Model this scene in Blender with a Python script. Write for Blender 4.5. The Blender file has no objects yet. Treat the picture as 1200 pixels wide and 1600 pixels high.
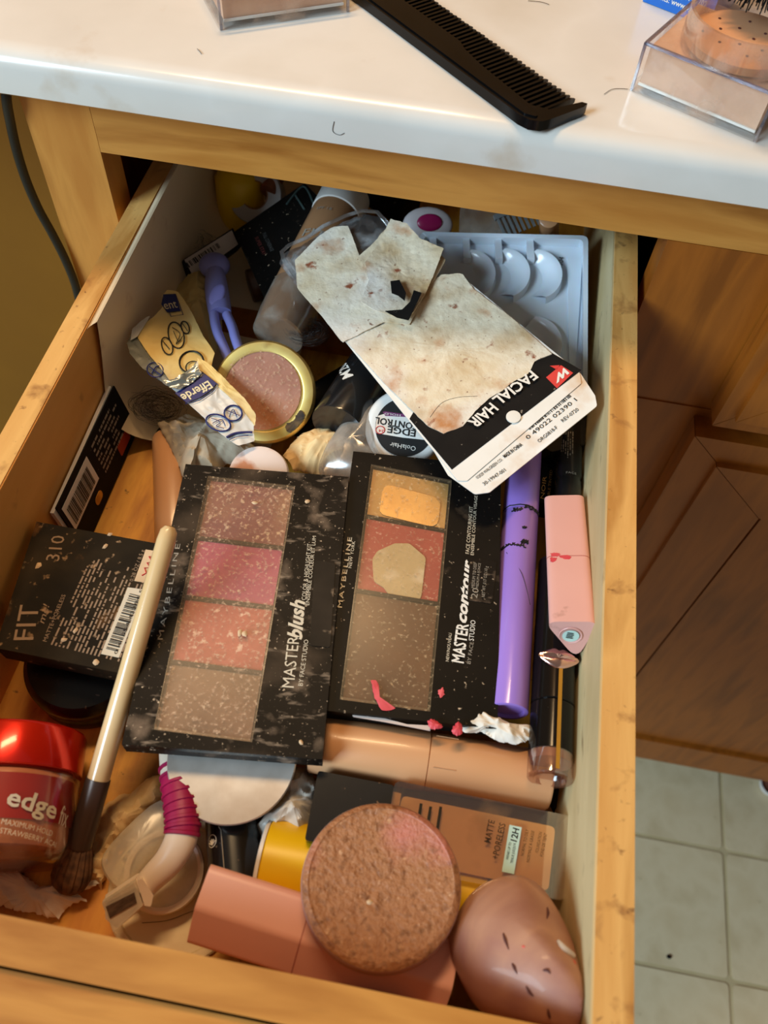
import bpy, bmesh, math, random
from mathutils import Vector, Matrix, noise
C = bpy.context.scene.collection
random.seed(7)
V = Vector

# ------------------------------------------------------------------ camera, light, exposure
CAM = V((0.0487142, -0.3385155, 0.2805986)); ROT = (0.5800005, -0.0510332, 0.1728211); FPX = 1308.11
cd = bpy.data.cameras.new('camera'); cam = bpy.data.objects.new('camera', cd); C.objects.link(cam)
cam.location = CAM; cam.rotation_mode = 'XYZ'; cam.rotation_euler = ROT
cd.sensor_fit = 'VERTICAL'; cd.sensor_height = 36; cd.sensor_width = 27; cd.lens = FPX/1600*36
cd.clip_start = .01; cd.clip_end = 30
cd.dof.use_dof = True; cd.dof.focus_distance = .385; cd.dof.aperture_fstop = 12
bpy.context.scene.camera = cam
sc = bpy.context.scene
sc.view_settings.view_transform = 'Standard'; sc.view_settings.look = 'None'
sc.view_settings.gamma = 1; sc.view_settings.use_curve_mapping = False; sc.view_settings.exposure = -.35
w = bpy.data.worlds.new('room_light'); sc.world = w; w.use_nodes = True
w.node_tree.nodes['Background'].inputs[0].default_value = (1.0, .88, .74, 1)
w.node_tree.nodes['Background'].inputs[1].default_value = .19
def area(name, loc, tgt, sx, sy, power, col):
    l = bpy.data.lights.new(name, 'AREA'); l.shape = 'RECTANGLE'; l.size = sx; l.size_y = sy; l.energy = power; l.color = col
    o = bpy.data.objects.new(name, l); C.objects.link(o); o.location = loc
    o.rotation_euler = (V(tgt)-V(loc)).to_track_quat('-Z', 'Y').to_euler(); return o
area('vanity_light', (-.25, .31, 1.25), (0, -.1, 0), .55, .12, 13.5, (1, .66, .34))
area('window_light', (-1.50, -1.50, 1.25), (0, 0, 0), .9, .9, 90, (.62, .84, 1))

# ------------------------------------------------------------------ picture point -> place in the room
CR = cam.rotation_euler.to_matrix()
def ray(px, py): return CR @ V(((px-600)/FPX, -(py-800)/FPX, -1))
def P(px, py, z):
    d = ray(px, py); return CAM + d*((z-CAM.z)/d.z)
def hgt(b, px, py):                          # height on the upright through b
    d = ray(px, py); d2 = V((d.x, d.y)); v = V((b.x-CAM.x, b.y-CAM.y)); t = v.dot(d2)/d2.dot(d2); return CAM.z+d.z*t

# ------------------------------------------------------------------ materials
def c(r, g, b):
    f = lambda x: (x/255/12.92) if x/255 <= .04045 else ((x/255+.055)/1.055)**2.4
    return (f(r), f(g), f(b), 1)
MATS = {}
def M(name, cols, scale=30, detail=5, rough=.5, metal=0, bump=0, bscale=None, stretch=(1,1,1), over=(), coat=0, trans=0, ior=1.45, spec=.5, distort=0, sss=0, sheen=0, aniso=0):
    """noise ramp between cols, with specks and stains (colour, scale, lo, hi[, stretch]) laid over"""
    m = bpy.data.materials.new(name); m.use_nodes = True; nt = m.node_tree; N = nt.nodes; L = nt.links
    b = N['Principled BSDF']; b.inputs['Roughness'].default_value = rough; b.inputs['Metallic'].default_value = metal
    b.inputs['Coat Weight'].default_value = coat; b.inputs['Coat Roughness'].default_value = .08; b.inputs['Transmission Weight'].default_value = trans; b.inputs['IOR'].default_value = ior
    b.inputs['Specular IOR Level'].default_value = spec
    if sss: b.inputs['Subsurface Weight'].default_value = sss; b.inputs['Subsurface Scale'].default_value = .004
    if sheen: b.inputs['Sheen Weight'].default_value = sheen
    tc = N.new('ShaderNodeTexCoord')
    def nz(sca, st=(1,1,1), det=detail, off=0):
        mp = N.new('ShaderNodeMapping'); mp.inputs['Scale'].default_value = st; mp.inputs['Location'].default_value = (off, off*.7, off*.3)
        L.new(tc.outputs['Object'], mp.inputs[0])
        n = N.new('ShaderNodeTexNoise'); n.inputs['Scale'].default_value = sca; n.inputs['Detail'].default_value = det; n.inputs['Distortion'].default_value = distort
        L.new(mp.outputs[0], n.inputs['Vector']); return n.outputs[0]
    if len(cols) == 1: b.inputs['Base Color'].default_value = cols[0]; col = None
    else:
        r = N.new('ShaderNodeValToRGB'); e = r.color_ramp.elements
        lo, hi = .33, .67
        e[0].position = lo; e[0].color = cols[0]; e[1].position = hi; e[1].color = cols[-1]
        for i, cc in enumerate(cols[1:-1]): x = e.new(lo+(hi-lo)*(i+1)/(len(cols)-1)); x.color = cc
        L.new(nz(scale, stretch), r.inputs[0]); col = r.outputs[0]
    for i, ov in enumerate(over):
        mr = N.new('ShaderNodeMapRange'); mr.inputs[1].default_value = ov[2]; mr.inputs[2].default_value = ov[3]
        L.new(nz(ov[1], ov[4] if len(ov) > 4 else (1,1,1), 6, 3.1*(i+1)), mr.inputs[0])
        mx = N.new('ShaderNodeMix'); mx.data_type = 'RGBA'; L.new(mr.outputs[0], mx.inputs[0])
        if col: L.new(col, mx.inputs[6])
        else: mx.inputs[6].default_value = cols[0]
        mx.inputs[7].default_value = ov[0]; col = mx.outputs[2]
    if col: L.new(col, b.inputs['Base Color'])
    if bump:
        bp = N.new('ShaderNodeBump'); bp.inputs['Strength'].default_value = bump; bp.inputs['Distance'].default_value = .001
        L.new(nz(bscale or scale, stretch), bp.inputs['Height']); L.new(bp.outputs[0], b.inputs['Normal'])
    MATS[name] = m; return m
def film(name, tint=(1,1,1,1), dust=c(190,160,130), lo=.5, hi=.75, scale=60, gloss=.12, base=.05, rough=.12, rim=.5):
    """thin clear plastic: see-through, with a gloss and a haze of dust"""
    m = bpy.data.materials.new(name); m.use_nodes = True; nt = m.node_tree; N = nt.nodes; L = nt.links
    for n in list(N):
        if n.type != 'OUTPUT_MATERIAL': N.remove(n)
    out = [n for n in N if n.type == 'OUTPUT_MATERIAL'][0]
    t = N.new('ShaderNodeBsdfTransparent'); t.inputs[0].default_value = tint
    g = N.new('ShaderNodeBsdfGlossy'); g.inputs['Roughness'].default_value = rough
    d = N.new('ShaderNodeBsdfDiffuse'); d.inputs[0].default_value = dust
    lw = N.new('ShaderNodeLayerWeight'); lw.inputs[0].default_value = .3
    ma = N.new('ShaderNodeMath'); ma.operation = 'MULTIPLY_ADD'; ma.inputs[1].default_value = rim; ma.inputs[2].default_value = gloss*.4; L.new(lw.outputs['Facing'], ma.inputs[0])
    tc = N.new('ShaderNodeTexCoord'); n = N.new('ShaderNodeTexNoise'); n.inputs['Scale'].default_value = scale; n.inputs['Detail'].default_value = 8; L.new(tc.outputs['Object'], n.inputs['Vector'])
    mr = N.new('ShaderNodeMapRange'); mr.inputs[1].default_value = lo; mr.inputs[2].default_value = hi; mr.inputs[3].default_value = base; mr.inputs[4].default_value = .75; L.new(n.outputs[0], mr.inputs[0])
    a = N.new('ShaderNodeMixShader'); L.new(ma.outputs[0], a.inputs[0]); L.new(t.outputs[0], a.inputs[1]); L.new(g.outputs[0], a.inputs[2])
    b = N.new('ShaderNodeMixShader'); L.new(mr.outputs[0], b.inputs[0]); L.new(a.outputs[0], b.inputs[1]); L.new(d.outputs[0], b.inputs[2])
    L.new(b.outputs[0], out.inputs[0]); return m
TAN = c(214,178,140)
wood = M('honey maple', [c(166,104,40), c(200,138,64), c(184,120,50)], 9, 8, .42, bump=.08, bscale=60, stretch=(1,7,7), over=[(c(120,72,34), 14, .66, .80, (1,6,6))], distort=.4)
woody = M('honey maple lengthwise', [c(188,130,62), c(228,174,100), c(210,150,78)], 9, 8, .5, bump=.08, bscale=60, stretch=(7,1,7), over=[(c(150,96,48), 80, .58, .76), (c(112,70,40), 150, .66, .76), (c(120,74,40), 300, .66, .78)], distort=.4)
woodz = M('honey maple upright', [c(172,110,44), c(200,136,62), c(186,120,50)], 9, 8, .42, bump=.06, bscale=60, stretch=(7,7,1), distort=.3)
wood_shaded = M('honey maple shaded', [c(128,68,16), c(158,88,24), c(140,76,20)], 9, 8, .38, bump=.05, bscale=60, stretch=(7,7,1), distort=.3)  # more orange maple, darkened so the colour carries the shade on the door side
birch = M('pale birch', [c(188,164,118), c(208,186,140)], 10, 8, .6, bump=.1, bscale=90, stretch=(6,1,6), over=[(c(150,128,92), 60, .62, .8, (3,1,3)), (c(190,80,80), 90, .74, .78)])
ply = M('drawer floor plywood', [c(196,126,34), c(224,160,56), c(166,100,26)], 14, 8, .55, bump=.1, bscale=60, stretch=(5,1,5), over=[(c(84,48,18), 26, .58, .78), (c(60,34,16), 160, .66, .74)])
ply_side = M('drawer side amber', [c(220,156,76), c(232,170,90)], 10, 6, .5, stretch=(5,1,5), over=[(c(120,70,30), 40, .64, .8)])
marble = M('cultured marble', [c(216,208,198), c(226,219,210), c(211,201,188)], 8, 6, .22, coat=.3, over=[(c(200,176,150), 30, .64, .85), (c(190,60,60), 260, .80, .82)])
wallm = M('yellow wall paint', [c(132,84,6), c(142,92,8)], 6, 4, .7, bump=.03, bscale=200)
tile = M('cream vinyl tile', [c(196,176,138), c(210,192,156), c(202,182,144)], 22, 6, .4, over=[(c(160,142,106), 60, .68, .84)])
grout = M('tile groove', [c(176,158,118), c(186,168,130)], 40, 4, .7)
darkin = M('dark cabinet inside', [c(70,44,22), c(84,54,28)], 8, 4, .8)  # shade of the cabinet inside put into the brown
blackp = M('black plastic', [c(16,15,15), c(24,22,22)], 40, 4, .25, over=[(c(120,100,84), 300, .68, .8)])
blackm = M('black matte', [c(14,13,13), c(20,18,18)], 40, 4, .55, spec=.15, over=[(c(130,112,96), 260, .66, .8)])
combm = M('black comb plastic', [c(9,9,10), c(14,14,15)], 60, 4, .2, spec=.3, over=[(c(60,52,46), 90, .68, .88)])
dusty = M('dusty black case', [c(12,10,9), c(24,20,18)], 40, 8, .45, spec=.12, over=[(c(150,126,104), 70, .57, .86), (c(206,180,150), 700, .645, .75), (c(200,172,142), 380, .67, .76), (c(176,152,128), 90, .60, .82, (1,3,1)), (c(96,78,62), 24, .56, .86)])
dusty2 = M('lightly dusty black case', [c(11,10,9), c(20,17,15)], 40, 8, .45, spec=.12, over=[(c(120,98,78), 60, .64, .92), (c(206,180,150), 520, .67, .76)])
grime = M('grimy black case', [c(18,14,10), c(34,27,18)], 40, 8, .55, spec=.12, over=[(c(150,100,50), 55, .60, .80), (c(200,160,120), 260, .64, .76), (c(70,56,36), 20, .46, .8)])
white = M('white print', [c(232,226,216)], rough=.6)
cream = M('cream print', [c(214,200,176)], rough=.6)
greyp = M('grey print', [c(150,140,126)], rough=.6)
tanp = M('dull tan print', [c(150,122,96)], rough=.6)
inkm = M('black ink', [c(18,16,16)], rough=.6)
redink = M('red ink', [c(196,40,44)], rough=.6)
navy = M('navy print', [c(30,40,104)], rough=.5)
paper = M('torn card paper', [c(206,180,140), c(232,216,188), c(190,158,114)], 30, 10, .9, bump=.8, bscale=220, over=[(c(232,226,218), 16, .48, .66), (c(190,130,82), 46, .58, .72), (c(146,80,50), 130, .64, .72), (c(120,70,46), 420, .66, .74)])
cardw = M('worn white card', [c(232,226,216), c(240,236,230)], 40, 6, .6, over=[(c(210,168,122), 34, .60, .78)])
cardk = M('black printed card', [c(22,20,20), c(27,25,24)], 80, 6, .65, spec=.12, over=[(c(210,190,166), 300, .70, .80)])
redl = M('red emblem', [c(206,36,40), c(216,46,50)], 50, 3, .45)
trayw = M('pale white plastic', [c(206,216,228), c(216,224,234)], 20, 3, .22, sss=.15, coat=.2, over=[(c(170,150,130), 300, .72, .8)])
linerm = M('liner plastic', [c(226,202,166), c(234,212,178)], 12, 4, .4, over=[(c(176,132,96), 36, .66, .82)])
gold = M('worn gold', [c(236,198,104), c(246,218,136), c(224,180,84)], 30, 8, .38, metal=.85, over=[(c(150,96,40), 60, .62, .8), (c(60,48,36), 34, .70, .78)])
silver = M('brushed silver', [c(206,198,188), c(232,226,218)], 60, 6, .36, metal=.75, over=[(c(170,140,110), 30, .55, .9)])
lavm = M('lavender plastic', [c(122,124,190), c(136,138,204)], 20, 3, .4)
purple = M('purple tube', [c(150,116,204), c(160,126,214)], 14, 3, .24, coat=.3)
nude = M('tan plastic tube', [c(206,150,104), c(216,162,118)], 14, 3, .3, coat=.15)
pinkl = M('dusty pink plastic', [c(230,168,150), c(236,176,158)], 14, 3, .34, over=[(c(190,70,80), 50, .74, .80)])
pink2 = M('pale pink plastic', [c(220,164,154), c(228,174,164)], 14, 3, .36, over=[(c(180,130,116), 70, .70, .78)])
smear = M('red lipstick smear', [c(206,60,72), c(220,90,96)], 90, 3, .5)
yel = M('yellow plastic', [c(240,190,10), c(248,204,20)], 12, 3, .35)
whitep = M('white plastic', [c(226,222,216), c(236,232,226)], 20, 3, .35, over=[(c(190,150,110), 50, .62, .82)])
whited = M('stained white pad', [c(236,216,206), c(246,230,222)], 20, 5, .7, bump=.1, over=[(c(204,140,104), 70, .52, .68)])
tissue = M('white tissue', [c(220,208,190), c(238,230,218)], 40, 6, .8, bump=.3, bscale=120, over=[(c(190,150,104), 22, .58, .84)])
tissueb = M('brown stained tissue', [c(222,180,120), c(238,206,152), c(204,156,94)], 30, 6, .75, bump=.4, bscale=120, over=[(c(140,88,40), 30, .58, .8)])
wrapm = M('grey plastic wrap', [c(196,186,172), c(222,214,202)], 60, 6, .3, bump=.4, bscale=140, over=[(c(120,108,96), 40, .6, .8)])
foily = M('packet foil yellowed', [c(228,190,108), c(240,212,140), c(222,204,168)], 18, 6, .4, bump=.3, bscale=90, over=[(c(180,120,50), 30, .62, .8)])
foilw = M('packet foil pale', [c(206,202,196), c(226,222,214)], 18, 6, .34, bump=.3, bscale=90, over=[(c(222,186,110), 20, .55, .75)])
foils = M('packet foil inside', [c(150,156,150), c(200,206,204)], 30, 6, .25, metal=.7, bump=.5, bscale=90)
redlid = M('metallic red lid', [c(210,26,14), c(226,40,22)], 20, 3, .22, metal=.55, coat=.5)
jarred = M('dark red label', [c(176,30,20), c(140,20,18)], 20, 3, .3, coat=.6)
jelly = M('amber gel', [c(206,140,96), c(216,152,108)], 20, 3, .25, coat=.6)
clearr = film('clear jar wall', (1,.9,.85,1), c(200,150,120), .55, .9, 40, .15, .03)
clear = film('clear plastic wall', (1,1,1,1), c(220,186,160), .50, .85, 50, .06, .03, .06, .25)
edgeclear = film('clear plastic edge', (.62,.62,.72,1), c(160,150,160), .5, .8, 90, .5, .1, .05)
clearblis = film('clear blister', (.96,.96,.96,1), c(206,206,206), .48, .80, 70, .55, .05, .08)
cleardust = film('dusty clear window', (1,1,1,1), c(214,178,146), .57, .74, 620, .0, .07, .22, .10)
clearfront = film('dusty clear window lighter', (1,1,1,1), c(206,176,136), .60, .78, 620, .0, .05, .2, .12)
neckm = film('scuffed clear neck', (.98,.95,.93,1), c(226,186,160), .46, .82, 70, .2, .08, .08, .5)
glass = film('clear glass', (.97,.92,.84,1), c(170,130,90), .6, .95, 40, .7, .02, .05)
smoke = film('cloudy plastic dome', (.93,.91,.89,1), c(190,178,164), .42, .80, 60, .3, .12, .2)
milky = film('milky clear plastic', (1,.97,.9,1), c(240,226,200), .40, .80, 60, .15, .32, .2)
pearl = M('pearl white handle', [c(214,178,124), c(228,196,146)], 20, 3, .26, coat=.5, over=[(c(180,140,90), 160, .70, .78)])
ferr = M('grey brown ferrule', [c(74,60,54), c(86,70,62)], 20, 3, .35, metal=.4)
bristle = M('brown bristle', [c(70,46,30), c(110,76,50)], 400, 3, .7, stretch=(1,1,.05))
magenta = M('magenta rubber', [c(150,14,66), c(166,22,78)], 30, 3, .45)
razorw = M('ivory plastic', [c(226,204,178), c(240,222,200)], 22, 4, .35, over=[(c(196,120,80), 40, .64, .8)])
hairm = M('dark hair', [c(28,20,16), c(46,34,28)], 100, 2, .5)
sponge = M('brown sponge', [c(154,106,90), c(184,136,110), c(142,94,86)], 26, 5, .5, bump=.08, bscale=120, over=[(c(150,100,100), 30, .5, .8), (c(220,170,130), 18, .58, .85)], coat=.08, distort=.5)
slit = M('dark cut', [c(86,44,38)], rough=.7)
puffm = M('mauve bronze powder', [c(134,86,54), c(174,120,82), c(156,102,66)], 300, 6, .45, bump=1, bscale=520, over=[(c(200,124,110), 20, .54, .68), (c(120,76,50), 330, .60, .80), (c(204,156,118), 480, .62, .76)])
puffs = M('mauve pan side', [c(176,136,132), c(190,150,142)], 40, 3, .4)
rosep = M('rose powder', [c(104,44,56), c(130,68,64), c(160,112,80)], 26, 8, .7, over=[(c(220,180,140), 420, .60, .70)])
hotp = M('hot pink powder', [c(156,42,80), c(178,72,96), c(168,54,88)], 26, 8, .7, over=[(c(226,170,150), 420, .62, .72)])
coralp = M('coral powder', [c(160,62,50), c(180,80,64), c(150,58,40)], 26, 8, .7, over=[(c(232,190,160), 300, .60, .70)])
taup = M('taupe powder', [c(108,74,48), c(132,94,64), c(118,82,52)], 26, 8, .7, over=[(c(206,176,140), 420, .62, .72)])
tanpo = M('bronze powder', [c(84,50,26), c(106,66,34)], 26, 8, .7, over=[(c(190,150,104), 420, .66, .76)])
redpo = M('brick red powder', [c(158,58,46), c(176,74,56)], 26, 8, .7, over=[(c(230,170,140), 420, .63, .73)])
goldp = M('gold highlighter powder', [c(168,122,62), c(192,148,82)], 30, 8, .5, metal=.2, over=[(c(226,196,140), 420, .62, .72)])
pantin = M('pan metal', [c(176,140,84), c(206,172,112)], 40, 5, .3, metal=.8)
peach = M('loose tan powder', [c(222,178,146), c(206,160,130), c(230,190,160)], 26, 8, .8, over=[(c(180,130,100), 30, .55, .85)])
peachd = M('tan sifter', [c(214,152,108), c(224,166,122)], 40, 6, .7)
blush = M('bronze rose powder', [c(160,96,78), c(184,126,106), c(196,120,70)], 20, 7, .5, over=[(c(210,170,150), 300, .62, .74)])
found = M('foundation makeup', [c(236,172,96), c(242,182,106)], 10, 3, .3, coat=.4)
foundt = M('tan foundation tube', [c(150,108,74), c(164,120,84)], 10, 4, .3, coat=.4, over=[(c(90,70,54), 40, .60, .8)])
mintl = M('pale aqua label', [c(188,220,212)], rough=.5)
bluebox = M('bright blue carton', [c(8,96,186), c(10,106,198)], 20, 2, .35)
tape = M('pale grey tape roll', [c(176,168,164), c(190,182,176)], 20, 3, .5)
bprint = M('brown roll core', [c(150,100,64)], rough=.6)
cordm = M('black cord rubber', [c(22,20,18)], rough=.4)
lipsm = M('rose gold lips', [c(226,180,170), c(236,196,186)], 40, 3, .16, metal=1)
roseclear = film('rose clear base', (.95,.80,.74,1), c(160,116,104), .55, .95, 40, .5, .06, .1)

# ------------------------------------------------------------------ mesh helpers
def link(name, bm, m, parent=None, smooth=True, mats=None):
    me = bpy.data.meshes.new(name); bm.normal_update(); bm.to_mesh(me); bm.free()
    for x in (mats or [m]): me.materials.append(x)
    if smooth:
        me.shade_smooth()
        try: me.set_sharp_from_angle(angle=math.radians(38))
        except Exception: pass
    o = bpy.data.objects.new(name, me); C.objects.link(o)
    if parent: o.parent = parent
    return o
def tag(o, label, cat=None, group=None, kind=None):
    o['label'] = label
    if cat: o['category'] = cat
    if group: o['group'] = group
    if kind: o['kind'] = kind
    return o
def thing(name, label, cat, mat=None, group=None):
    o = bpy.data.objects.new(name, None); C.objects.link(o); o.empty_display_size = .01
    if mat is not None: o.matrix_world = mat
    return tag(o, label, cat, group)
def struct(o): o['kind'] = 'structure'; return o
def frame(o, x, z):
    x = V(x).normalized(); z = V(z); z = (z-x*z.dot(x)).normalized(); y = z.cross(x)
    m = Matrix((x, y, z)).transposed().to_4x4(); m.translation = o; return m
class Pl:
    """a plane through three seen points; X runs a->b. uv() puts a picture point on it"""
    def __init__(s, a, b, d, lift=0):
        A, B, D = P(*a), P(*b), P(*d); n = (B-A).cross(D-A).normalized()
        if n.z < 0: n = -n
        s.m = frame(A, B-A, n); s.i = s.m.inverted(); s.n = n; s.o = A
    def at(s, px, py, lift=0):
        d = ray(px, py); t = (s.o+s.n*lift-CAM).dot(s.n)/d.dot(s.n); return CAM+d*t
    def uv(s, px, py, lift=0): q = s.i @ s.at(px, py, lift); return V((q.x, q.y))
    def poly(s, pts, lift=0): return [s.uv(x, y, lift) for x, y in pts]
def addprism(bm, pts, z0, z1, mi=0):
    area2 = sum(pts[i-1][0]*pts[i][1]-pts[i][0]*pts[i-1][1] for i in range(len(pts)))
    if area2 < 0: pts = pts[::-1]
    a = [bm.verts.new((p[0], p[1], z0)) for p in pts]; b = [bm.verts.new((p[0], p[1], z1)) for p in pts]; n = len(pts)
    bm.faces.new(a[::-1]); bm.faces.new(b)
    for i in range(n): bm.faces.new((a[i], a[(i+1) % n], b[(i+1) % n], b[i]))
def bev(bm, wd, seg=2, ang=30):
    if wd <= 0: return bm
    es = [e for e in bm.edges if len(e.link_faces) == 2 and e.calc_face_angle(0) > math.radians(ang)]
    bmesh.ops.bevel(bm, geom=es, offset=wd, segments=seg, affect='EDGES', clamp_overlap=True); return bm
def prism(pts, z0, z1, b=0, seg=2):
    bm = bmesh.new(); addprism(bm, [tuple(p) for p in pts], z0, z1); bev(bm, b, seg); return bm
def rot_yz_to_x(bm):                         # prism along z -> prism along x  (x,y,z)->(z,x,y)
    for v in bm.verts: v.co = V((v.co.z, v.co.x, v.co.y))
    return bm
def box(x0, x1, y0, y1, z0, z1, b=0, seg=2): return prism([(x0,y0),(x1,y0),(x1,y1),(x0,y1)], z0, z1, b, seg)
def rrect(x0, x1, y0, y1, r, n=5):
    out = []
    for cx, cy, a0 in ((x1-r,y1-r,0),(x0+r,y1-r,90),(x0+r,y0+r,180),(x1-r,y0+r,270)):
        for k in range(n+1): a = math.radians(a0+90*k/n); out.append((cx+r*math.cos(a), cy+r*math.sin(a)))
    return out
def rpoly(pts, r, n=5):                      # rounded polygon
    out = []; N = len(pts)
    for i in range(N):
        p, a, b = V(pts[i]), V(pts[i-1]), V(pts[(i+1) % N]); da = (a-p).normalized(); db = (b-p).normalized()
        h = da.angle(db)/2; t = min(r/math.tan(h), (a-p).length*.48, (b-p).length*.48)
        A, B = p+da*t, p+db*t
        for k in range(n+1):
            s = k/n; out.append(tuple(A*(1-s)**2+p*2*s*(1-s)+B*s*s))
    return out
def lathe(prof, seg=48, axis='z', close=True):
    bm = bmesh.new(); rings = []
    for r, z in prof:
        if r < 1e-6: rings.append([bm.verts.new((0, 0, z))])
        else: rings.append([bm.verts.new((r*math.cos(2*math.pi*k/seg), r*math.sin(2*math.pi*k/seg), z)) for k in range(seg)])
    for A, B in zip(rings, rings[1:]):
        for k in range(seg):
            k2 = (k+1) % seg
            if len(A) == 1 and len(B) == 1: continue
            if len(A) == 1: bm.faces.new((A[0], B[k2], B[k]))
            elif len(B) == 1: bm.faces.new((A[k], A[k2], B[0]))
            else: bm.faces.new((A[k], A[k2], B[k2], B[k]))
    bmesh.ops.recalc_face_normals(bm, faces=bm.faces)
    if axis == 'x': rot_yz_to_x(bm)
    return bm
def cylp(r, z0, z1, b=.0008): return [(0,z0),(r-b,z0),(r-b*.3,z0+b*.3),(r,z0+b),(r,z1-b),(r-b*.3,z1-b*.3),(r-b,z1),(0,z1)]
def tube(pts, rad, seg=10, cap=True, sq=1.0):
    bm = bmesh.new(); pts = [V(p) for p in pts]; n = len(pts); rings = []
    rr = rad if hasattr(rad, '__len__') else [rad]*n; up = V((0,0,1)); prev = None
    for i, p in enumerate(pts):
        t = (pts[min(i+1,n-1)]-pts[max(i-1,0)]).normalized(); s = t.cross(up)
        if s.length < 1e-3: s = t.cross(V((0,1,0)))
        if prev is not None:
            q = prev-t*prev.dot(t)
            if q.length > 1e-4: s = q
        s.normalize(); prev = s.copy(); u = s.cross(t)
        rings.append([bm.verts.new(p+s*(rr[i]*math.cos(2*math.pi*k/seg))+u*(rr[i]*sq*math.sin(2*math.pi*k/seg))) for k in range(seg)])
    for A, B in zip(rings, rings[1:]):
        for k in range(seg): bm.faces.new((A[k], A[(k+1)%seg], B[(k+1)%seg], B[k]))
    if cap: bm.faces.new(rings[0][::-1]); bm.faces.new(rings[-1])
    bmesh.ops.recalc_face_normals(bm, faces=bm.faces); return bm
def smoothpath(pts, n=8):
    pts = [V(p) for p in pts]; out = []
    for i in range(len(pts)-1):
        p0, p1, p2, p3 = pts[max(i-1,0)], pts[i], pts[i+1], pts[min(i+2,len(pts)-1)]
        for k in range(n):
            t = k/n; out.append(.5*((2*p1)+(p2-p0)*t+(2*p0-5*p1+4*p2-p3)*t*t+(3*p1-p0-3*p2+p3)*t**3))
    out.append(pts[-1]); return out
def sheet(poly, zf, rings=14, N=96, thick=.0004, jag=0, seed=0):
    """crumpled or torn sheet: rings shrink from the outline; zf(x, y, t) gives the height, t = 0 middle, 1 edge"""
    bm = bmesh.new(); poly = [V(p) for p in poly]; n = len(poly); L = [0]
    for i in range(n): L.append(L[-1]+(poly[(i+1)%n]-poly[i]).length)
    rim = []
    for k in range(N):
        s = L[-1]*k/N; i = max(j for j in range(n) if L[j] <= s); f = (s-L[i])/max(L[i+1]-L[i],1e-9)
        p = poly[i].lerp(poly[(i+1)%n], f)
        if jag: p = p+V((noise.noise(V((k*1.7,seed,0))), noise.noise(V((k*1.7,seed,5)))))*jag
        rim.append(p)
    cen = sum(rim, V((0,0)))/N; last = None
    c0 = bm.verts.new((cen.x, cen.y, zf(cen.x, cen.y, 0)))
    for r in range(1, rings+1):
        t = r/rings; ring = []
        for p in rim:
            q = cen.lerp(p, t); ring.append(bm.verts.new((q.x, q.y, zf(q.x, q.y, t))))
        for k in range(N):
            k2 = (k+1) % N
            if last is None: bm.faces.new((c0, ring[k], ring[k2]))
            else: bm.faces.new((last[k], ring[k], ring[k2], last[k2]))
        last = ring
    bm.normal_update()
    for fc in bm.faces:
        if fc.normal.z < 0: fc.normal_flip()
    if thick:                                   # paper thickness: a lower copy joined along the rim
        top = bm.faces[:]; rim_e = [e for e in bm.edges if e.is_boundary]; dup = {v: bm.verts.new(v.co-V((0,0,thick))) for v in list(bm.verts)}
        for fc in top: bm.faces.new([dup[v] for v in reversed(fc.verts)])
        for e in rim_e:
            p, q = e.verts; bm.faces.new((p, dup[p], dup[q], q))
        bmesh.ops.recalc_face_normals(bm, faces=bm.faces)
    return bm
def crump(amp, sc, seed, dome=0, edge=0):
    def f(x, y, t):
        v = V((x*sc, y*sc, seed*3.7)); w = v+V((noise.noise(v*.8+V((9,0,0))), noise.noise(v*.8+V((0,7,0))), 0))*.7
        a = 1-abs(noise.noise(w))*2.4; b = 1-abs(noise.noise(w*2.6))*2.2; d = noise.noise(v*6)
        return dome*(1-t**2.2)+amp*(a*.55+b*.38+d*.14)*(1-edge*t)
    return f
# lettering ---------------------------------------------------------
FONT = None
def text_mesh(s, shear=0, bold=0, spacing=1.0, res=2):
    cu = bpy.data.curves.new('t', 'FONT'); cu.body = s; cu.shear = shear; cu.offset = bold; cu.space_character = spacing; cu.resolution_u = res
    o = bpy.data.objects.new('t', cu); C.objects.link(o)
    me = bpy.data.meshes.new_from_object(o.evaluated_get(bpy.context.evaluated_depsgraph_get()))
    bpy.data.objects.remove(o); bpy.data.curves.remove(cu); return me
def lettering(parent, s, x0, y0, dx, dy, width, height, m, z=.0002, name='lettering', shear=0, bold=0, spacing=1.0, warp=None):
    """s along direction (dx,dy) from (x0,y0) in the parent's own plane, fitted to width, cap height given"""
    bpy.context.view_layer.update(); me = text_mesh(s, shear, bold, spacing)
    xs = [v.co.x for v in me.vertices]; x_0, x_1 = min(xs), max(xs); cap = .70
    d = V((dx, dy)).normalized(); n = V((-d.y, d.x)); k = width/(x_1-x_0); h = height/cap
    for v in me.vertices:
        u = (v.co.x-x_0)*k; q = v.co.y*h; p = V((x0, y0))+d*u+n*q
        v.co = warp(p.x, p.y) if warp else V((p.x, p.y, z))
    me.materials.append(m); me.name = name; o = bpy.data.objects.new(name, me); C.objects.link(o); o.parent = parent; return o
def ptext(parent, pl, s, a, b, hpx, m, z=.0002, flip=False, **kw):
    """baseline between two picture points on plane pl; hpx = picture point on top of the first letter, or its height in pixels"""
    A, B = pl.uv(*a), pl.uv(*b); d = (B-A)
    h = abs((pl.uv(*hpx)-A).dot(V((-d.y, d.x)).normalized())) if isinstance(hpx, tuple) else hpx
    return lettering(parent, s, A.x, A.y, d.x, d.y, d.length, h, m, z, **kw)
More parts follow.
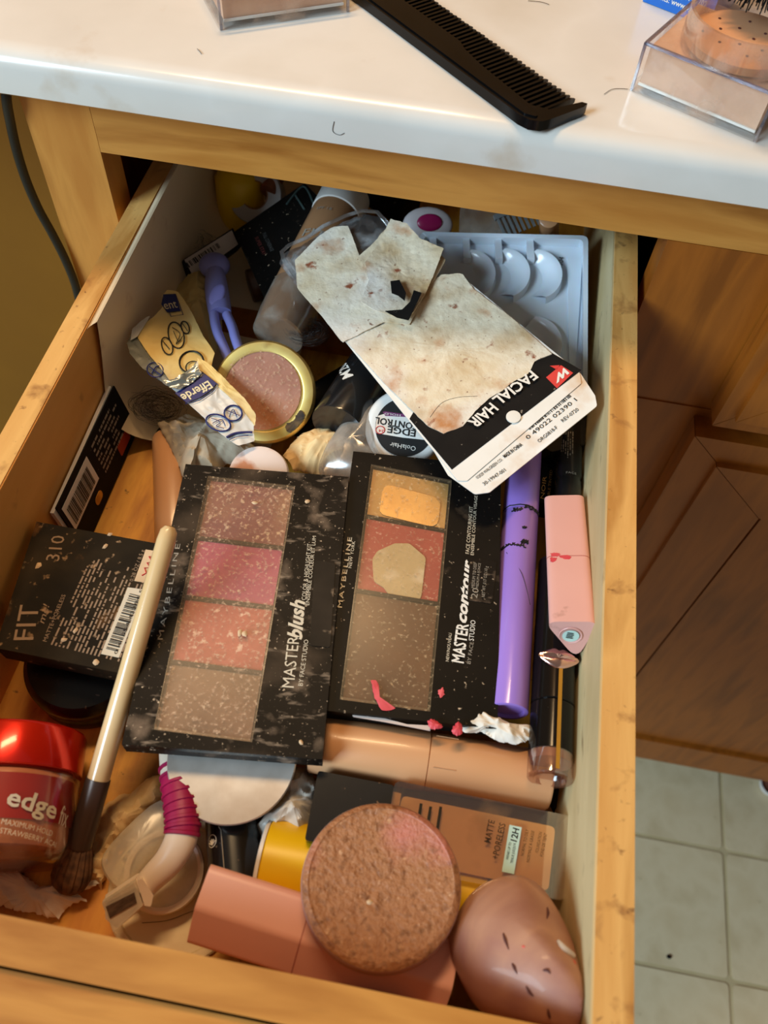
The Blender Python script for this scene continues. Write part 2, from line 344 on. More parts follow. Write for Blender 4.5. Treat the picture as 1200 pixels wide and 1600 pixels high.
def bars(x0, y0, dx, dy, L, H, seed, n=30, z=.00025):
    """barcode: bars across a run of length L along (dx,dy)"""
    R = random.Random(seed); bm = bmesh.new(); d = V((dx, dy)).normalized(); nn = V((-d.y, d.x)); x = 0; ws = [R.choice((1,1,1,2,2,3)) for _ in range(2*n)]; k = L/sum(ws)
    for i, q in enumerate(ws):
        if i % 2 == 0:
            a = V((x0, y0))+d*x*k; b = a+d*q*k; bm.faces.new([bm.verts.new((p.x, p.y, z)) for p in (a, b, b+nn*H, a+nn*H)])
        x += q
    return bm
def fineprint(x0, y0, dx, dy, L, rows, pitch, hh, seed, z=.0002, fill=.8, warp=None):
    """rows of print too small to read: dashes word by word"""
    R = random.Random(seed); bm = bmesh.new(); d = V((dx, dy)).normalized(); nn = V((-d.y, d.x))
    for r in range(rows):
        x = 0; end = L*R.uniform(.7, 1)
        while x < end:
            wl = min(R.uniform(.0006, .004), end-x)
            if R.random() < fill:
                a = V((x0, y0))+d*x-nn*r*pitch; b = a+d*wl
                bm.faces.new([bm.verts.new((warp(p.x,p.y) if warp else (p.x, p.y, z))) for p in (a, b, b+nn*hh, a+nn*hh)])
            x += wl+.0006
    return bm
def hair(name, pts, label=None, r=.00012, parent=None):
    o = link(name, tube(smoothpath(pts, 8), r, 4), hairm, parent)
    if label: tag(o, label, 'hair')
    return o

# ------------------------------------------------------------------ the setting
ZF = -.078                                     # drawer floor
# wall, floor
struct(link('wall_left', box(-2.2, -.1705, .26, .29, -.66, .0665), wallm))
struct(link('wall_back', box(-2.2, 1.6, .52, .55, -.66, 1.7), wallm))
fl = struct(link('floor', box(-2.2, 1.6, -2.0, .52, -.70, -.6625), grout))
tm = None; gx, gy, ts = .4275, -.0795, .1255
for i in range(-3, 4):
    for j in range(-5, 4):
        if tm is None:
            o = link('tile', prism(rrect(-ts/2+.0022, ts/2-.0022, -ts/2+.0022, ts/2-.0022, .004, 3), 0, .0016, .0007, 1), tile, fl); tm = o.data
        else: o = bpy.data.objects.new('tile', tm); C.objects.link(o); o.parent = fl
        o.location = (gx-ts/2+i*ts, gy-ts/2+j*ts, -.6625)
# worktop
ct = []
ct = [(-.0224+.004, .0672), (-.0224, .0672+.003), (-.0224, .0815), (-.0212, .0855), (-.0180, .0878), (-.012, .0885), (.52, .0885), (.52, .0672)]
bm = bmesh.new(); addprism(bm, [(y, z) for y, z in ct], -.95, 1.1); rot_yz_to_x(bm); bmesh.ops.recalc_face_normals(bm, faces=bm.faces)
tag(link('countertop', bm, marble), 'cream cultured marble countertop with a rounded white front edge above the open drawer', 'countertop')
# cabinet
cab = thing('vanity_cabinet', 'honey maple vanity cabinet under the marble countertop, with a raised panel door', 'cabinet')
link('stile', box(-.1695, -.1360, 0, .019, -.66, .0672, .0006), woodz, cab)
link('stile', box(.1364, .245, 0, .019, -.575, .0318, .0006), wood_shaded, cab)
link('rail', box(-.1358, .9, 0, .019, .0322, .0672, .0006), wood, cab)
link('rail', box(-.1358, .9, -.0008, .019, -.108, -.0735, .0006), wood_shaded, cab)
link('side_panel', box(-.1695, -.157, .0195, .5, -.66, .0672), wood_shaded, cab)
link('partition', box(.150, .160, .0195, .5, -.575, .0665), darkin, cab)  # added with the back panel and shelf to close the inside and keep it dark
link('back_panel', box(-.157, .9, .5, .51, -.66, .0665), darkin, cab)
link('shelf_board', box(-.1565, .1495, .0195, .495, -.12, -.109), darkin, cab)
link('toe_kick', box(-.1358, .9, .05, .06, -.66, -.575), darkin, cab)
link('bottom_rail', box(.245, .9, 0, .019, -.62, -.575), wood_shaded, cab)
def panel(name, x0, x1, z0, z1, fw, lip):
    d = link(name, box(x0+.004, x1-.004, -.010, -.0008, z0+.004, z1-.004), wood_shaded, cab)
    # four mitred frame members, an inner bead and a raised centre
    def member(nm, pts, ya, yb, b=.0012):
        bm = bmesh.new(); addprism(bm, pts, ya, yb); bev(bm, b, 2)
        for v in bm.verts: v.co = V((v.co.x, v.co.z, v.co.y))
        bmesh.ops.recalc_face_normals(bm, faces=bm.faces); return link(nm, bm, wood_shaded, d)
    X0, X1, Z0, Z1 = x0, x1, z0, z1; a = lip
    for (nm, k, ya, yb) in (('edge_moulding', 0, -.0165, -.001), ('frame_member', a, -.020, -.002)):
        i, o = (k+fw, k) if k else (a, 0); g = .0003
        member(nm, [(X0+o, Z0+o+g), (X0+i, Z0+i+g), (X0+i, Z1-i-g), (X0+o, Z1-o-g)], ya, yb)
        member(nm, [(X1-o, Z0+o+g), (X1-i, Z0+i+g), (X1-i, Z1-i-g), (X1-o, Z1-o-g)], ya, yb)
        member(nm, [(X0+o+g, Z0+o), (X0+i+g, Z0+i), (X1-i-g, Z0+i), (X1-o-g, Z0+o)], ya, yb)
        member(nm, [(X0+o+g, Z1-o), (X0+i+g, Z1-i), (X1-i-g, Z1-i), (X1-o-g, Z1-o)], ya, yb)
    q = a+fw+.004
    member('raised_panel', [(X0+q, Z0+q), (X1-q, Z0+q), (X1-q, Z1-q), (X0+q, Z1-q)], -.016, -.009, .006)
    return d
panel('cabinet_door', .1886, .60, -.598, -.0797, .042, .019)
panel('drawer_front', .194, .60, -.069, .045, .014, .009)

# the open drawer
dr = thing('drawer', 'open maple drawer full of make-up, pulled out of the vanity cabinet', 'drawer')
dr.rotation_euler = (math.atan(-.0094), 0, 0)
link('side_panel', box(-.1306, -.120, -.320, .165, -.095, 0, .0006), woody, dr)
link('side_panel', box(.1202, .1320, -.320, .165, -.095, 0, .0006), woody, dr)
link('side_facing', box(.1194, .1202, -.3195, .165, -.080, -.0006), birch, dr)
link('side_facing', box(-.120, -.1194, -.3195, .165, -.080, -.0006), ply_side, dr)
link('back_panel', box(-.120, .1202, .165, .177, -.095, -.004), woody, dr)
link('bottom_panel', box(-.1194, .1194, -.3195, .165, ZF-.012, ZF-.0005), ply, dr)
link('front_panel', box(-.1306, .1320, -.3325, -.3200, -.095, 0, .0008), wood, dr)
link('face_board', prism([(-.16,-.354),(.165,-.354),(.165,-.3332),(-.16,-.3332)], -.11, -.0035, .004, 3), wood, dr)
# pale plastic liner: stands on the left wall, curves on to the floor
def liner():
    bm = bmesh.new(); rows = []; prof = [(-.1194, -.0006), (-.1172, -.0007), (-.1168, -.003), (-.1172, -.02), (-.1180, -.045), (-.1150, -.060), (-.105, -.070), (-.088, ZF+.004), (-.060, ZF+.001), (-.040, ZF+.0008)]
    pr = smoothpath([(x, 0, z) for x, z in prof], 4)
    for i, p in enumerate(pr):
        f = i/(len(pr)-1)
        y0 = P(131, 513, 0).y + (.000 if f < .3 else 0) - .012*max(0, f-.35) + .006*math.sin(f*9)
        rows.append([bm.verts.new((p.x, y0+(.16-y0)*k/14, p.z+.0012*math.sin(k*1.3+i*.4)*(.0 if f < .25 else 1))) for k in range(15)])
    for a, b in zip(rows, rows[1:]):
        for k in range(14): bm.faces.new((a[k], a[k+1], b[k+1], b[k]))
    bmesh.ops.recalc_face_normals(bm, faces=bm.faces)
    return bm
tag(link('plastic_liner', liner(), linerm), 'pale plastic liner sheet bent up the left inner wall of the drawer', 'liner')
# cord behind the stile
pts = []
for q in ((4,60),(11,130),(18,200),(36,268),(58,322),(82,366),(103,408),(119,450),(128,500),(130,570)): d = ray(*q); pts.append(CAM+d*((-.003-CAM.y)/d.y))
pts[0].y = .03; pts[0].z = .062; pts[0].x = pts[1].x-.004
tag(link('power_cord', tube(smoothpath(pts, 8), .0023, 10), cordm), 'black power cord hanging below the countertop at the left, in front of the yellow wall', 'cord')

# ------------------------------------------------------------------ on the countertop
ZC = .0887
def powder_box(name, label, base_l, base_r, h, depth, ring):
    A, B = P(*base_l, ZC), P(*base_r, ZC); t = thing(name, label, 'powder box', frame(A, B-A, (0,0,1)))
    w = (B-A).length
    link('case', box(0, w, 0, depth, .0005, h, .0007), clear, t)
    link('base_plate', box(-.0006, w+.0006, -.0006, depth+.0006, 0, .0022, .0006), clear, t)
    link('loose_powder', box(.0022, w-.0022, .0022, depth-.0022, .0030, h-.0016, .0008), peach, t)
    bm = bmesh.new(); e = .0009
    for x0, x1, y0, y1, z0, z1 in ((0,w,-.0002,e,h-e,h+.0002),(-.0002,e,-.0002,e,0,h),(w-e,w+.0002,-.0002,e,0,h),(-.0002,e,e,depth,h-e,h+.0002),(w-e,w+.0002,e,depth,h-e,h+.0002)): addprism(bm, [(x0,y0),(x1,y0),(x1,y1),(x0,y1)], z0, z1)
    link('case_edge', bm, edgeclear, t, False)
    link('base_highlight', box(.0020, w-.0020, .0012, .0019, .0024, .0034), white, t)  # white strip standing in for the bright reflection below the powder
    if ring:
        R = ring; cx, cy = w*.56, depth*.47
        bm = lathe([(R-.0014, 0), (R, 0), (R, .013), (R-.0014, .013), (R-.0014, 0)], 64)
        o = link('neck', bm, neckm, t); o.location = (cx, cy, h)
        o = link('sifter', lathe([(0,0),(R-.002,0),(R-.002,.003),(R-.004,.0042),(0,.0040)], 64), peachd, t); o.location = (cx, cy, h+.0003)
        for k in range(14):
            a = k*2.4; r = R*.74*math.sqrt((k+.5)/14)
            o2 = link('sifter_hole', lathe([(0,0),(.0006,0),(.0006,.0003),(0,.0003)], 10), slit, o); o2.location = (r*math.cos(a), r*math.sin(a), .0041)
    return t
powder_box('powder_box', 'clear square box of loose tan powder with round sifter neck, right on the countertop', (985,140), (1180,222), .0196, .050, .0245)
powder_box('powder_box', 'clear box of tan powder without neck, left of the comb at the top edge', (345,47), (545,18), .014, .05, None)
# comb
def comb():
    A, B = P(480,-52,ZC), P(832,213,ZC); t = thing('hair_comb', 'black plastic hair comb lying across the front of the countertop', 'comb', frame(A, B-A, (0,0,1)))
    L = (B-A).length; W = .0290; sp = .0092
    out = [(0, .0), (L-.009, 0), (L-.004, .0012), (L-.0008, .0045), (L, .009), (L+.0008, W-.003), (L-.0002, W), (L-.0022, W-.0012), (L-.0055, sp+.0035), (L-.012, sp-.0008), (L-.045, sp+.0012), (L-.058, sp+.0032), (L-.064, sp+.0055), (.002, sp+.0058)]
    link('spine', prism(out, .0002, .0044, .0012, 3), combm, t)
    link('spine_rib', prism(rpoly([(.0, .0016),(L-.008, .0016),(L-.004, .004),(L-.004, .0055),(L-.02,.0062),(0,.0062)], .001, 3), .0043, .0050, .0003, 1), combm, t)
    pitch = .00272; x = L-.0072; me = None; k = 0
    while x > .003:
        base = sp-.002 if x > L-.058 else sp+.004
        nm = 'tooth'
        if me is None:
            bm = bmesh.new(); a = [(-.00066,0,.0005),(.00066,0,.0005),(.00066,0,.0040),(-.00066,0,.0040)]; b = [(-.0004,1,.0014),(.0004,1,.0014),(.0004,1,.0030),(-.0004,1,.0030)]
            va = [bm.verts.new(v) for v in a]; vm = [bm.verts.new((v[0]*.95, .86, v[2])) for v in a]; vb = [bm.verts.new(v) for v in b]
            bm.faces.new(va); bm.faces.new(vb[::-1])
            for p, q in ((va, vm), (vm, vb)):
                for i in range(4): bm.faces.new((p[i], q[i], q[(i+1)%4], p[(i+1)%4]))
            bmesh.ops.recalc_face_normals(bm, faces=bm.faces)
            o = link(nm, bm, combm, t, smooth=False); me = o.data
        else: o = bpy.data.objects.new(nm, me); C.objects.link(o); o.parent = t
        o.location = (x, base, 0); o.scale = (1, W-base-.0002*(k % 3), 1); x -= pitch; k += 1
comb()
# blue carton and bristles
def carton():
    A, B = P(1004,2,ZC), P(1076,30,ZC); t = thing('blue_carton', 'bright blue carton with white print behind the powder box, at the top right edge', 'carton', frame(A, B-A, (0,0,1)))
    L = (B-A).length+.010; link('box', box(0, L, 0, .03, 0, .030, .0006), bluebox, t)
    f = thing
    for s, x, z, wd, h in (('TER & GAMBLE', .0095, .0108, .0205, .0025), ('INNATI OH 45202', .0065, .0072, .0235, .0025), ('Patents: www.pg.com', .0030, .0034, .0270, .0024)):
        lettering(t, s, x, z, 1, 0, wd, h, white, bold=.012, warp=lambda u, v: V((u, -.0002, v)))
carton()
def hairbrush():
    c0 = P(1200, -40, .128); t = thing('hairbrush', 'dark bristled brush head resting above the powder box, cut by the top edge', 'brush', Matrix.Translation(c0))
    link('brush_pad', lathe([(0,.012),(.012,.011),(.016,.006),(.016,.0),(.012,-.002),(0,-.003)], 32), blackm, t)
    bm = bmesh.new(); R = random.Random(3)
    for k in range(260):
        a = R.uniform(0, 6.28); r = .015*math.sqrt(R.random()); p = V((r*math.cos(a), r*math.sin(a), .002)); q = p*1.25+V((R.uniform(-.002,.002), R.uniform(-.002,.002), -.009))
        b = tube([p, q], .00025, 4, False)
        me = bpy.data.meshes.new('x'); b.to_mesh(me); b.free(); bm.from_mesh(me); bpy.data.meshes.remove(me)
    o = link('bristles', bm, blackm, t); o['kind'] = 'stuff'
    # handle runs back to the countertop
    link('handle', tube(smoothpath([(0,.004,.006),(.03,.03,-.005),(.06,.065,-.032)], 6), [.006]*13, 12), blackm, t)
hairbrush()
for i, (pts, lab) in enumerate(((((944,147),(958,139),(981,139)), 'dark hair strand beside the lower left corner of the powder box'), (((522,190),(520,205),(530,211),(538,208)), 'curled hair stuck to the white countertop edge'), (((308,76),(312,80),(315,84)), 'short hair on the left of the countertop'), (((825,1),(845,3),(858,7)), 'fine hair at the back of the countertop right of the comb'))):
    if i == 1:
        q = []
        for (x, y) in pts: d = ray(x, y); q.append(CAM+d*((-.0226-CAM.y)/d.y))
    else: q = [P(x, y, ZC+.0002) for x, y in pts]
    hair('hair_strand', q, lab)

# ------------------------------------------------------------------ palettes and boxes
def palette(name, label, a, b, d, win, pans, casem, winm, thick=.0085):
    pl = Pl(a, b, d); t = thing(name, label, 'makeup palette', pl.m)
    A, B, D = pl.uv(*a[:2]), pl.uv(*b[:2]), pl.uv(*d[:2]); E = B+D-A
    w = [pl.uv(*q) for q in win]                      # window corners tl, tr, br, bl
    # case: a tray below and a lid frame with the window cut out
    link('case', prism([A, B, E, D], -thick, -.0030, .0006), casem, t)
    bm = bmesh.new(); o4 = [A, B, E, D]
    for (p, q, r, s) in ((0,1,1,0),(1,2,2,1),(2,3,3,2),(3,0,0,3)):
        addprism(bm, [o4[p], o4[q], w[r], w[s]], -.0031, 0)
    bmesh.ops.remove_doubles(bm, verts=bm.verts, dist=1e-6); bmesh.ops.recalc_face_normals(bm, faces=bm.faces)
    link('lid_frame', bm, casem, t)
    up = lambda u, v: (w[0]*(1-u)+w[1]*u)*(1-v)+(w[3]*(1-u)+w[2]*u)*v
    for (v0, v1, m) in pans:
        q = [up(.03,v0+.008), up(.97,v0+.008), up(.97,v1-.008), up(.03,v1-.008)]
        link('powder_pan', prism(q, -.0032, -.0022, .0005), m, t)
    for (v0, v1, m) in pans[1:]:
        q = [up(.0,v0-.007), up(1,v0-.007), up(1,v0+.007), up(.0,v0+.007)]
        link('divider', prism(q, -.0032, -.0012, .0002), casem, t)
    link('window', prism([up(.0,.0),up(1,0),up(1,1),up(0,1)], -.0008, -.0002), winm, t)
    link('window_rim', rimmesh([up(.0,.0),up(1,0),up(1,1),up(0,1)], .0007, .0004), clearfront, t)
    return t, pl
def rimmesh(q, wd, h):
    bm = bmesh.new(); cen = sum(q, V((0,0)))/4; inn = [p+(cen-p).normalized()*wd*1.5 for p in q]
    for i in range(4): addprism(bm, [q[i], q[(i+1)%4], inn[(i+1)%4], inn[i]], 0, h)
    return bm
zp = -.030
t, pl = palette('blush_palette', 'black dusty blush palette with four pink to taupe pans behind a clear window', (290,725,zp), (545,745,zp), (190,1163,zp),
    [(325,744),(461,760),(394,1160),(240,1140)], [(0,.27,rosep),(.27,.515,hotp),(.515,.76,coralp),(.76,1,taup)], dusty, cleardust)
ptext(t, pl, 'MASTER', (459,1075), (468,995), (440,1074), cream)
ptext(t, pl, 'blush', (471,1000), (476,938), (449,993), cream, shear=.35, bold=.03)
ptext(t, pl, 'BY FACE STUDIO', (473,1072), (482,1000), (466,1070), cream)
ptext(t, pl, 'COLOR & HIGHLIGHT KIT', (478,938), (487,850), (471,937), cream)
ptext(t, pl, 'ENSEMBLE COULEUR ET LUM', (483,946), (494,838), (489,946), cream)
ptext(t, pl, '10', (502,978), (504,968), (491,977), greyp)
ptext(t, pl, '0.47 OZ / 13.5 g', (514,1012), (520,945), (509,1012), greyp)
ptext(t, pl, 'MAYBELLINE', (254,1000), (282,850), (246,999), greyp, spacing=1.3)
q = [pl.uv(*x) for x in ((492,876),(524,880),(516,1012),(484,1009))]; link('shade_sticker', prism(rpoly(q, .001, 2), .0001, .0003), M('peeling sticker', [c(22,19,17), c(44,37,31)], 50, 7, .5, spec=.15, over=[(c(190,160,130), 90, .60, .78)]), t)
def chips(parent, pl, pts, m, r=.0012, seed=1):
    R = random.Random(seed)
    for x, y in pts:
        q = pl.uv(x, y); k = R.uniform(.6, 1.3)*r
        o = link('powder_chip', sheet([(k*(1+R.uniform(-.3,.4))*math.cos(a*1.05), k*.7*(1+R.uniform(-.3,.4))*math.sin(a*1.05)) for a in range(6)], lambda x, y, t: .0005*(1-t*t), 3, 14, 0), m, parent)
        o.location = (q.x, q.y, .0003); o.rotation_euler.z = R.uniform(0, 6)
chips(t, pl, [(398,786),(375,990),(383,990),(480,784),(470,1160)], TAN_M := M('crumbs of powder', [c(206,172,132), c(222,190,152)], 60, 5, .8), .0018)
zq = -.0325
t, pl = palette('contour_palette', 'black contour palette with gold, red and brown pans and worn white lettering', (552,705,zq), (783,729,zq), (497,1109,zq),
    [(580,726),(706,751),(672,1112),(531,1093)], [(0,.24,goldp),(.24,.57,redpo),(.57,1,tanpo)], dusty2, clearfront)
ptext(t, pl, 'MAYBELLINE', (534,950), (550,840), (527,949), cream, spacing=1.25, bold=.01)
ptext(t, pl, 'NEW YORK', (549,888), (555,846), (544,887), cream, spacing=1.1)
ptext(t, pl, 'NEW/NOUVEAU', (701,1034), (706,990), (696,1034), cream)
ptext(t, pl, 'MASTER', (724,1037), (732,976), (705,1036), white, bold=.02)
ptext(t, pl, 'contour', (728,974), (738,876), (712,971), white, shear=.35, bold=.035)
ptext(t, pl, 'BY FACE', (735,1038), (740,1004), (729,1038), greyp)
ptext(t, pl, 'STUDIO', (740,1002), (743,970), (732,1001), white)
ptext(t, pl, 'FACE CONTOURING KIT', (733,866), (739,792), (727,865), cream)
ptext(t, pl, 'ENSEMBLE CONTOUR VISAGE', (740,868), (746,775), (735,867), cream)
q = [pl.uv(*x) for x in ((734,872),(776,878),(769,944),(730,938))]; link('shade_sticker', prism(rpoly(q, .001, 2), .0001, .0003), dusty, t)
ptext(t, pl, '20', (745,936), (748,921), (735,935), greyp, z=.0005)
ptext(t, pl, 'MEDIUM TO DEEP', (741,920), (745,880), (736,919), greyp, z=.0005)
ptext(t, pl, 'MEDIUM A FONCE', (747,920), (751,881), (743,919), greyp, z=.0005)
ptext(t, pl, 'NET WT. 0.17 OZ / 10 g', (757,934), (762,886), (752,933), greyp, z=.0005)
q = [pl.uv(*x) for x in ((617,846),(640,846),(666,868),(658,936),(612,932),(600,915),(584,905),(582,870),(590,858))]
link('pan_hollow', prism(rpoly(q, .003, 3), -.0022, -.0016, .0003, 1), M('bare pan', [c(170,140,92), c(190,160,110)], 40, 6, .45, over=[(c(206,180,140), 120, .55, .75)]), t)
q = [pl.uv(*x) for x in ((600,752),(690,776),(684,822),(592,800))]
link('pan_hollow', prism(rpoly(q, .004, 3), -.0022, -.0016, .0003, 1), pantin, t)
q = [pl.uv(*x) for x in ((579,1064),(587,1063),(592,1070),(587,1080),(591,1096),(606,1104),(618,1107),(608,1111),(596,1111),(585,1090))]
link('lipstick_smear', sheet(q, crump(.0003, 300, 3, .0004), 4, 40, 0, .0005), smear, t).location.z = .0003
q = [pl.uv(*x) for x in ((684,1080),(692,1074),(695,1086),(688,1092))]
link('lipstick_smear', sheet(q, crump(.0003, 300, 4, .0004), 3, 20, 0, .0005), smear, t).location.z = .0003

# powder compact in its square black case (print side up)
zf = -.0300
pl = Pl((57,815,zf), (250,850,zf), (0,1008,zf-.004)); t = thing('square_compact', 'black square compact with 310 and a barcode printed on its back, left in the drawer', 'compact', pl.m)
q = pl.poly([(57,815),(250,850),(194,1053),(-8,1012)]); link('case', prism(q, -.0125, 0, .0009, 2), grime, t)
ptext(t, pl, 'FIT', (52,1000), (62,945), (22,992), tanp)
ptext(t, pl, 'me!', (69,975), (78,944), (59,973), tanp, shear=.3)
ptext(t, pl, '310', (92,877), (102,838), (72,872), tanp)
ptext(t, pl, 'MATTE+PORELESS', (73,1003), (103,930), (67,1001), tanp)
ptext(t, pl, '0.28 OZ / 8.5 g', (208,909), (226,860), (202,908), tanp)
A, B = pl.uv(82,1008), pl.uv(118,930); d = B-A
link('fine_print', fineprint(A.x, A.y, d.x, d.y, (pl.uv(130,860)-A).length*.95, 21, .00165, .0007, 5), tanp, t)['kind'] = 'stuff'
q = pl.poly([(200,918),(228,922),(186,1028),(158,1022)]); link('barcode_label', prism(q, .0001, .0003), cream, t)
A, B = pl.uv(166,1014), pl.uv(204,926); d = B-A; link('barcode', bars(A.x, A.y, d.x, d.y, d.length, -.0050, 4, 30, .0005), inkm, t)
ptext(t, pl, '0 41554 43384 5', (183,1023), (224,922), (178,1022), inkm, z=.0004)
q = pl.poly([(228,859),(247,862),(234,912),(210,908)]); link('price_sticker', prism(q, .0001, .0003), TAN_M, t)
link('pen_mark', tube([pl.uv(*p).to_3d()+V((0,0,.0004)) for p in ((222,900),(229,896),(226,888),(235,888),(230,880),(238,879),(233,870),(241,872))], .0003, 5), redink, t)
chips(t, pl, [(173,835),(165,854),(150,1035),(60,884),(100,1000),(118,986)], TAN_M, .0016, 4)

# black round compact under it
cc = P(112, 1062, -.058); t = thing('round_compact', 'glossy black round compact under the square compact', 'compact', frame(V((cc.x+.002, cc.y+.010, ZF)), (1,0,0), (0,0,1)))
link('base', lathe(cylp(.0250, .0003, .012, .003), 64), blackp, t); link('lid', lathe([(0,.0122),(.0245,.0122),(.0255,.0135),(.0255,.019),(.023,.0225),(.015,.0245),(0,.0255)], 64), blackp, t)

# cardboard pack leaning on the left wall
def pack():
    a = V((-.1183, P(75,795,-.0415).y+.001, -.0415)); 
    tl, tr = P(76,794,-.0400), P(172,603,-.0400); bl, br = P(140,817,-.0765), P(197,682,-.0765)
    tl.x = tr.x = -.1160; bl.x = br.x = -.1120; bl.y, br.y = tl.y+.0005, tr.y-.006
    m = frame(bl, br-bl, (br-bl).cross(tl-bl)); i = m.inverted()
    # facing the drawer middle (+x)
    n = (tl-bl).cross(br-bl)
    m = frame(bl, br-bl, -n if n.x < 0 else n); i = m.inverted()
    t = thing('carded_pack', 'flat black printed card with barcode leaning against the left drawer wall', 'card', m)
    q = [ (i@v) for v in (tl, tr, br, bl)]; q = [V((v.x, v.y)) for v in q]; w = (q[1]-q[0]).length; h = (q[0]-q[3]).length; s = q[0].y/abs(q[0].y)
    q = [V((0,s*h)), V((w,s*h)), V((w*1.03,s*h*.1)), V((w*.97,0)), V((0,0))]
    link('card', prism(q, -.0006, .0002), cardk, t)
    link('backing', prism([V((-.002,s*h*.97)), V((w*.98,s*h*1.03)), V((w*.98,s*.01)), V((-.002,s*.01))], -.0026, -.0008), cardw, t)
    link('barcode_label', prism([(w*.03,s*h*.42),(w*.44,s*h*.42),(w*.44,s*h*.90),(w*.03,s*h*.90)], .0003, .0004), cardw, t)
    link('barcode', bars(w*.06, s*h*.47, 1, 0, w*.34, s*h*.34, 9, 34, .0006), inkm, t)
    link('fine_print', fineprint(w*.52, s*h*.86, 1, 0, w*.42, 7, s*h*.09, s*h*.04, 8, .0004), greyp, t)['kind'] = 'stuff'
    link('emblem', prism(rrect(w*.74, w*.92, min(s*h*.12,s*h*.32), max(s*h*.12,s*h*.32), .001), .0003, .0005), M('faded red emblem', [c(170,60,34)], rough=.6), t)
    link('hang_hole', prism(rrect(w*.30, w*.40, min(s*h*.16,s*h*.30), max(s*h*.16,s*h*.30), .0022), .0003, .0005), ply, t)
pack()

# torn blister card of a hair tool
z0 = -.004
pl = Pl((742,768,z0-.012), (932,632,z0), (462,425,z0-.012)); t = thing('blister_card', 'torn cream package card with a black FACIAL HAIR header and a red emblem', 'package card', pl.m)
def cs(pts, z, amp=.0004, sc=90, seed=1, th=.0005, m=paper, jag=.0003, name='torn_paper', bend=None, rings=16, N=150):
    f = crump(amp, sc, seed); g = (lambda x, y, u: z+f(x, y, u)+(bend(x, y) if bend else 0))
    return link(name, sheet(pl.poly(pts), g, rings, N, th, jag, seed), m, t)
link('back_card', prism(rpoly(pl.poly([(700,742),(742,772),(765,769),(933,634),(930,618),(905,580),(830,540),(640,640)]), .002, 3), -.0006, -.0001), cardw, t)
link('front_card', prism(rpoly(pl.poly([(715,752),(730,752),(908,600),(905,583),(862,548),(720,432),(600,440),(536,530)]), .0012, 3), .0001, .0006), cardw, t)
link('header_print', prism(pl.poly([(640,656),(706,735),(908,580),(846,544),(720,520)]), .0007, .0009), cardk, t)
cs([(536,530),(600,510),(690,432),(722,430),(740,455),(800,500),(862,556),(836,566),(824,588),(806,596),(786,612),(764,626),(742,646),(724,668),(693,680),(668,668),(650,650),(600,600)], .0012, .0006, 110, 3)
# upper half with curled flap
cs([(462,412),(500,374),(520,360),(545,358),(558,394),(553,412),(580,390),(612,352),(640,368),(660,390),(690,404),(697,412),(662,470),(640,512),(600,508),(536,540),(505,500),(466,456)], .0022, .0006, 90, 5, bend=lambda x, y: 0)
flap = lambda x, y: .004
cs([(612,354),(636,362),(656,384),(694,402),(668,462),(646,500),(620,508),(590,500),(566,486),(578,450),(572,420),(590,392)], .0052, .0007, 110, 8, bend=lambda x, y: .0016*math.sin(x*90))
o = link('header_scrap', prism(pl.poly([(612,456),(626,454),(636,474),(634,486),(624,478),(614,474)]), .0072, .0076), cardk, t)
o = link('header_scrap', prism(pl.poly([(648,470),(660,474),(640,516),(622,512),(604,502),(630,500),(642,488)]), .0072, .0076), cardk, t)
ptext(t, pl, 'FACIAL', (829,584), (768,628), (838,597), white, z=.0026, bold=.025)
ptext(t, pl, 'HAIR', (766,634), (730,664), (779,645), white, z=.0026, bold=.025)
q = [pl.uv(*p) for p in ((853,592),(876,573),(895,585),(870,609))]; link('emblem', prism(q, .001, .0012), redl, t)
q = [pl.uv(*p) for p in ((859,574),(874,573),(870,580))]; link('emblem_tip', prism(q, .001, .0012), redl, t)
def stroke(parent, pl, pts, r, m, z, name='emblem_stroke'):
    q = smoothpath([pl.uv(*p).to_3d()+V((0,0,z)) for p in pts], 6); return link(name, tube(q, r, 6), m, parent)
ptext(t, pl, 'w', (881,578), (860,595), (892,591), white, z=.0014, shear=.5, bold=.02)
q = pl.uv(802,654); o = link('round_sticker', lathe([(0,0),(.0033,0),(.0033,.0006),(0,.0009)], 28), white, t); o.location = (q.x, q.y, .0010)
A, B = pl.uv(886,614), pl.uv(820,667); d = B-A; link('barcode', bars(A.x, A.y, d.x, d.y, d.length, .0028, 6, 34, .0001), inkm, t)
ptext(t, pl, '0 49022 02390 1', (825,687), (902,626), (822,681), inkm, z=.0002)
ptext(t, pl, 'ORG0818-F', (843,692), (872,669), (840,687), inkm, z=.0002)
ptext(t, pl, 'REV-0720', (880,660), (905,641), (877,655), inkm, z=.0002)
ptext(t, pl, '30-19947-001', (757,759), (791,736), (754,754), inkm, z=.0002)
ptext(t, pl, '\u00a92020 WALGREEN CO.', (746,749), (786,719), (743,745), inkm, z=.0002)
ptext(t, pl, 'MADE IN CHINA', (789,716), (817,696), (786,711), inkm, z=.0002, bold=.02)
# the clear blister left at the top of the card
q = pl.poly([(434,402),(440,388),(470,374),(500,356),(540,336),(566,326),(590,328),(606,344),(616,362),(600,420),(560,470),(470,450)])
link('clear_blister', sheet(q, lambda x, y, u: -.0005-.004*u**3+crump(.0012, 120, 9)(x, y, u), 12, 110, .0005), clearblis, t)
bm = tube([v.to_3d()+V((0,0,.0012)) for v in pl.poly([(466,440),(444,408),(441,396),(452,386),(480,374),(506,356),(540,340),(566,332),(590,334),(604,350),(612,364)])], .0012, 8, True, .6); link('blister_rim', bm, clearblis, t)

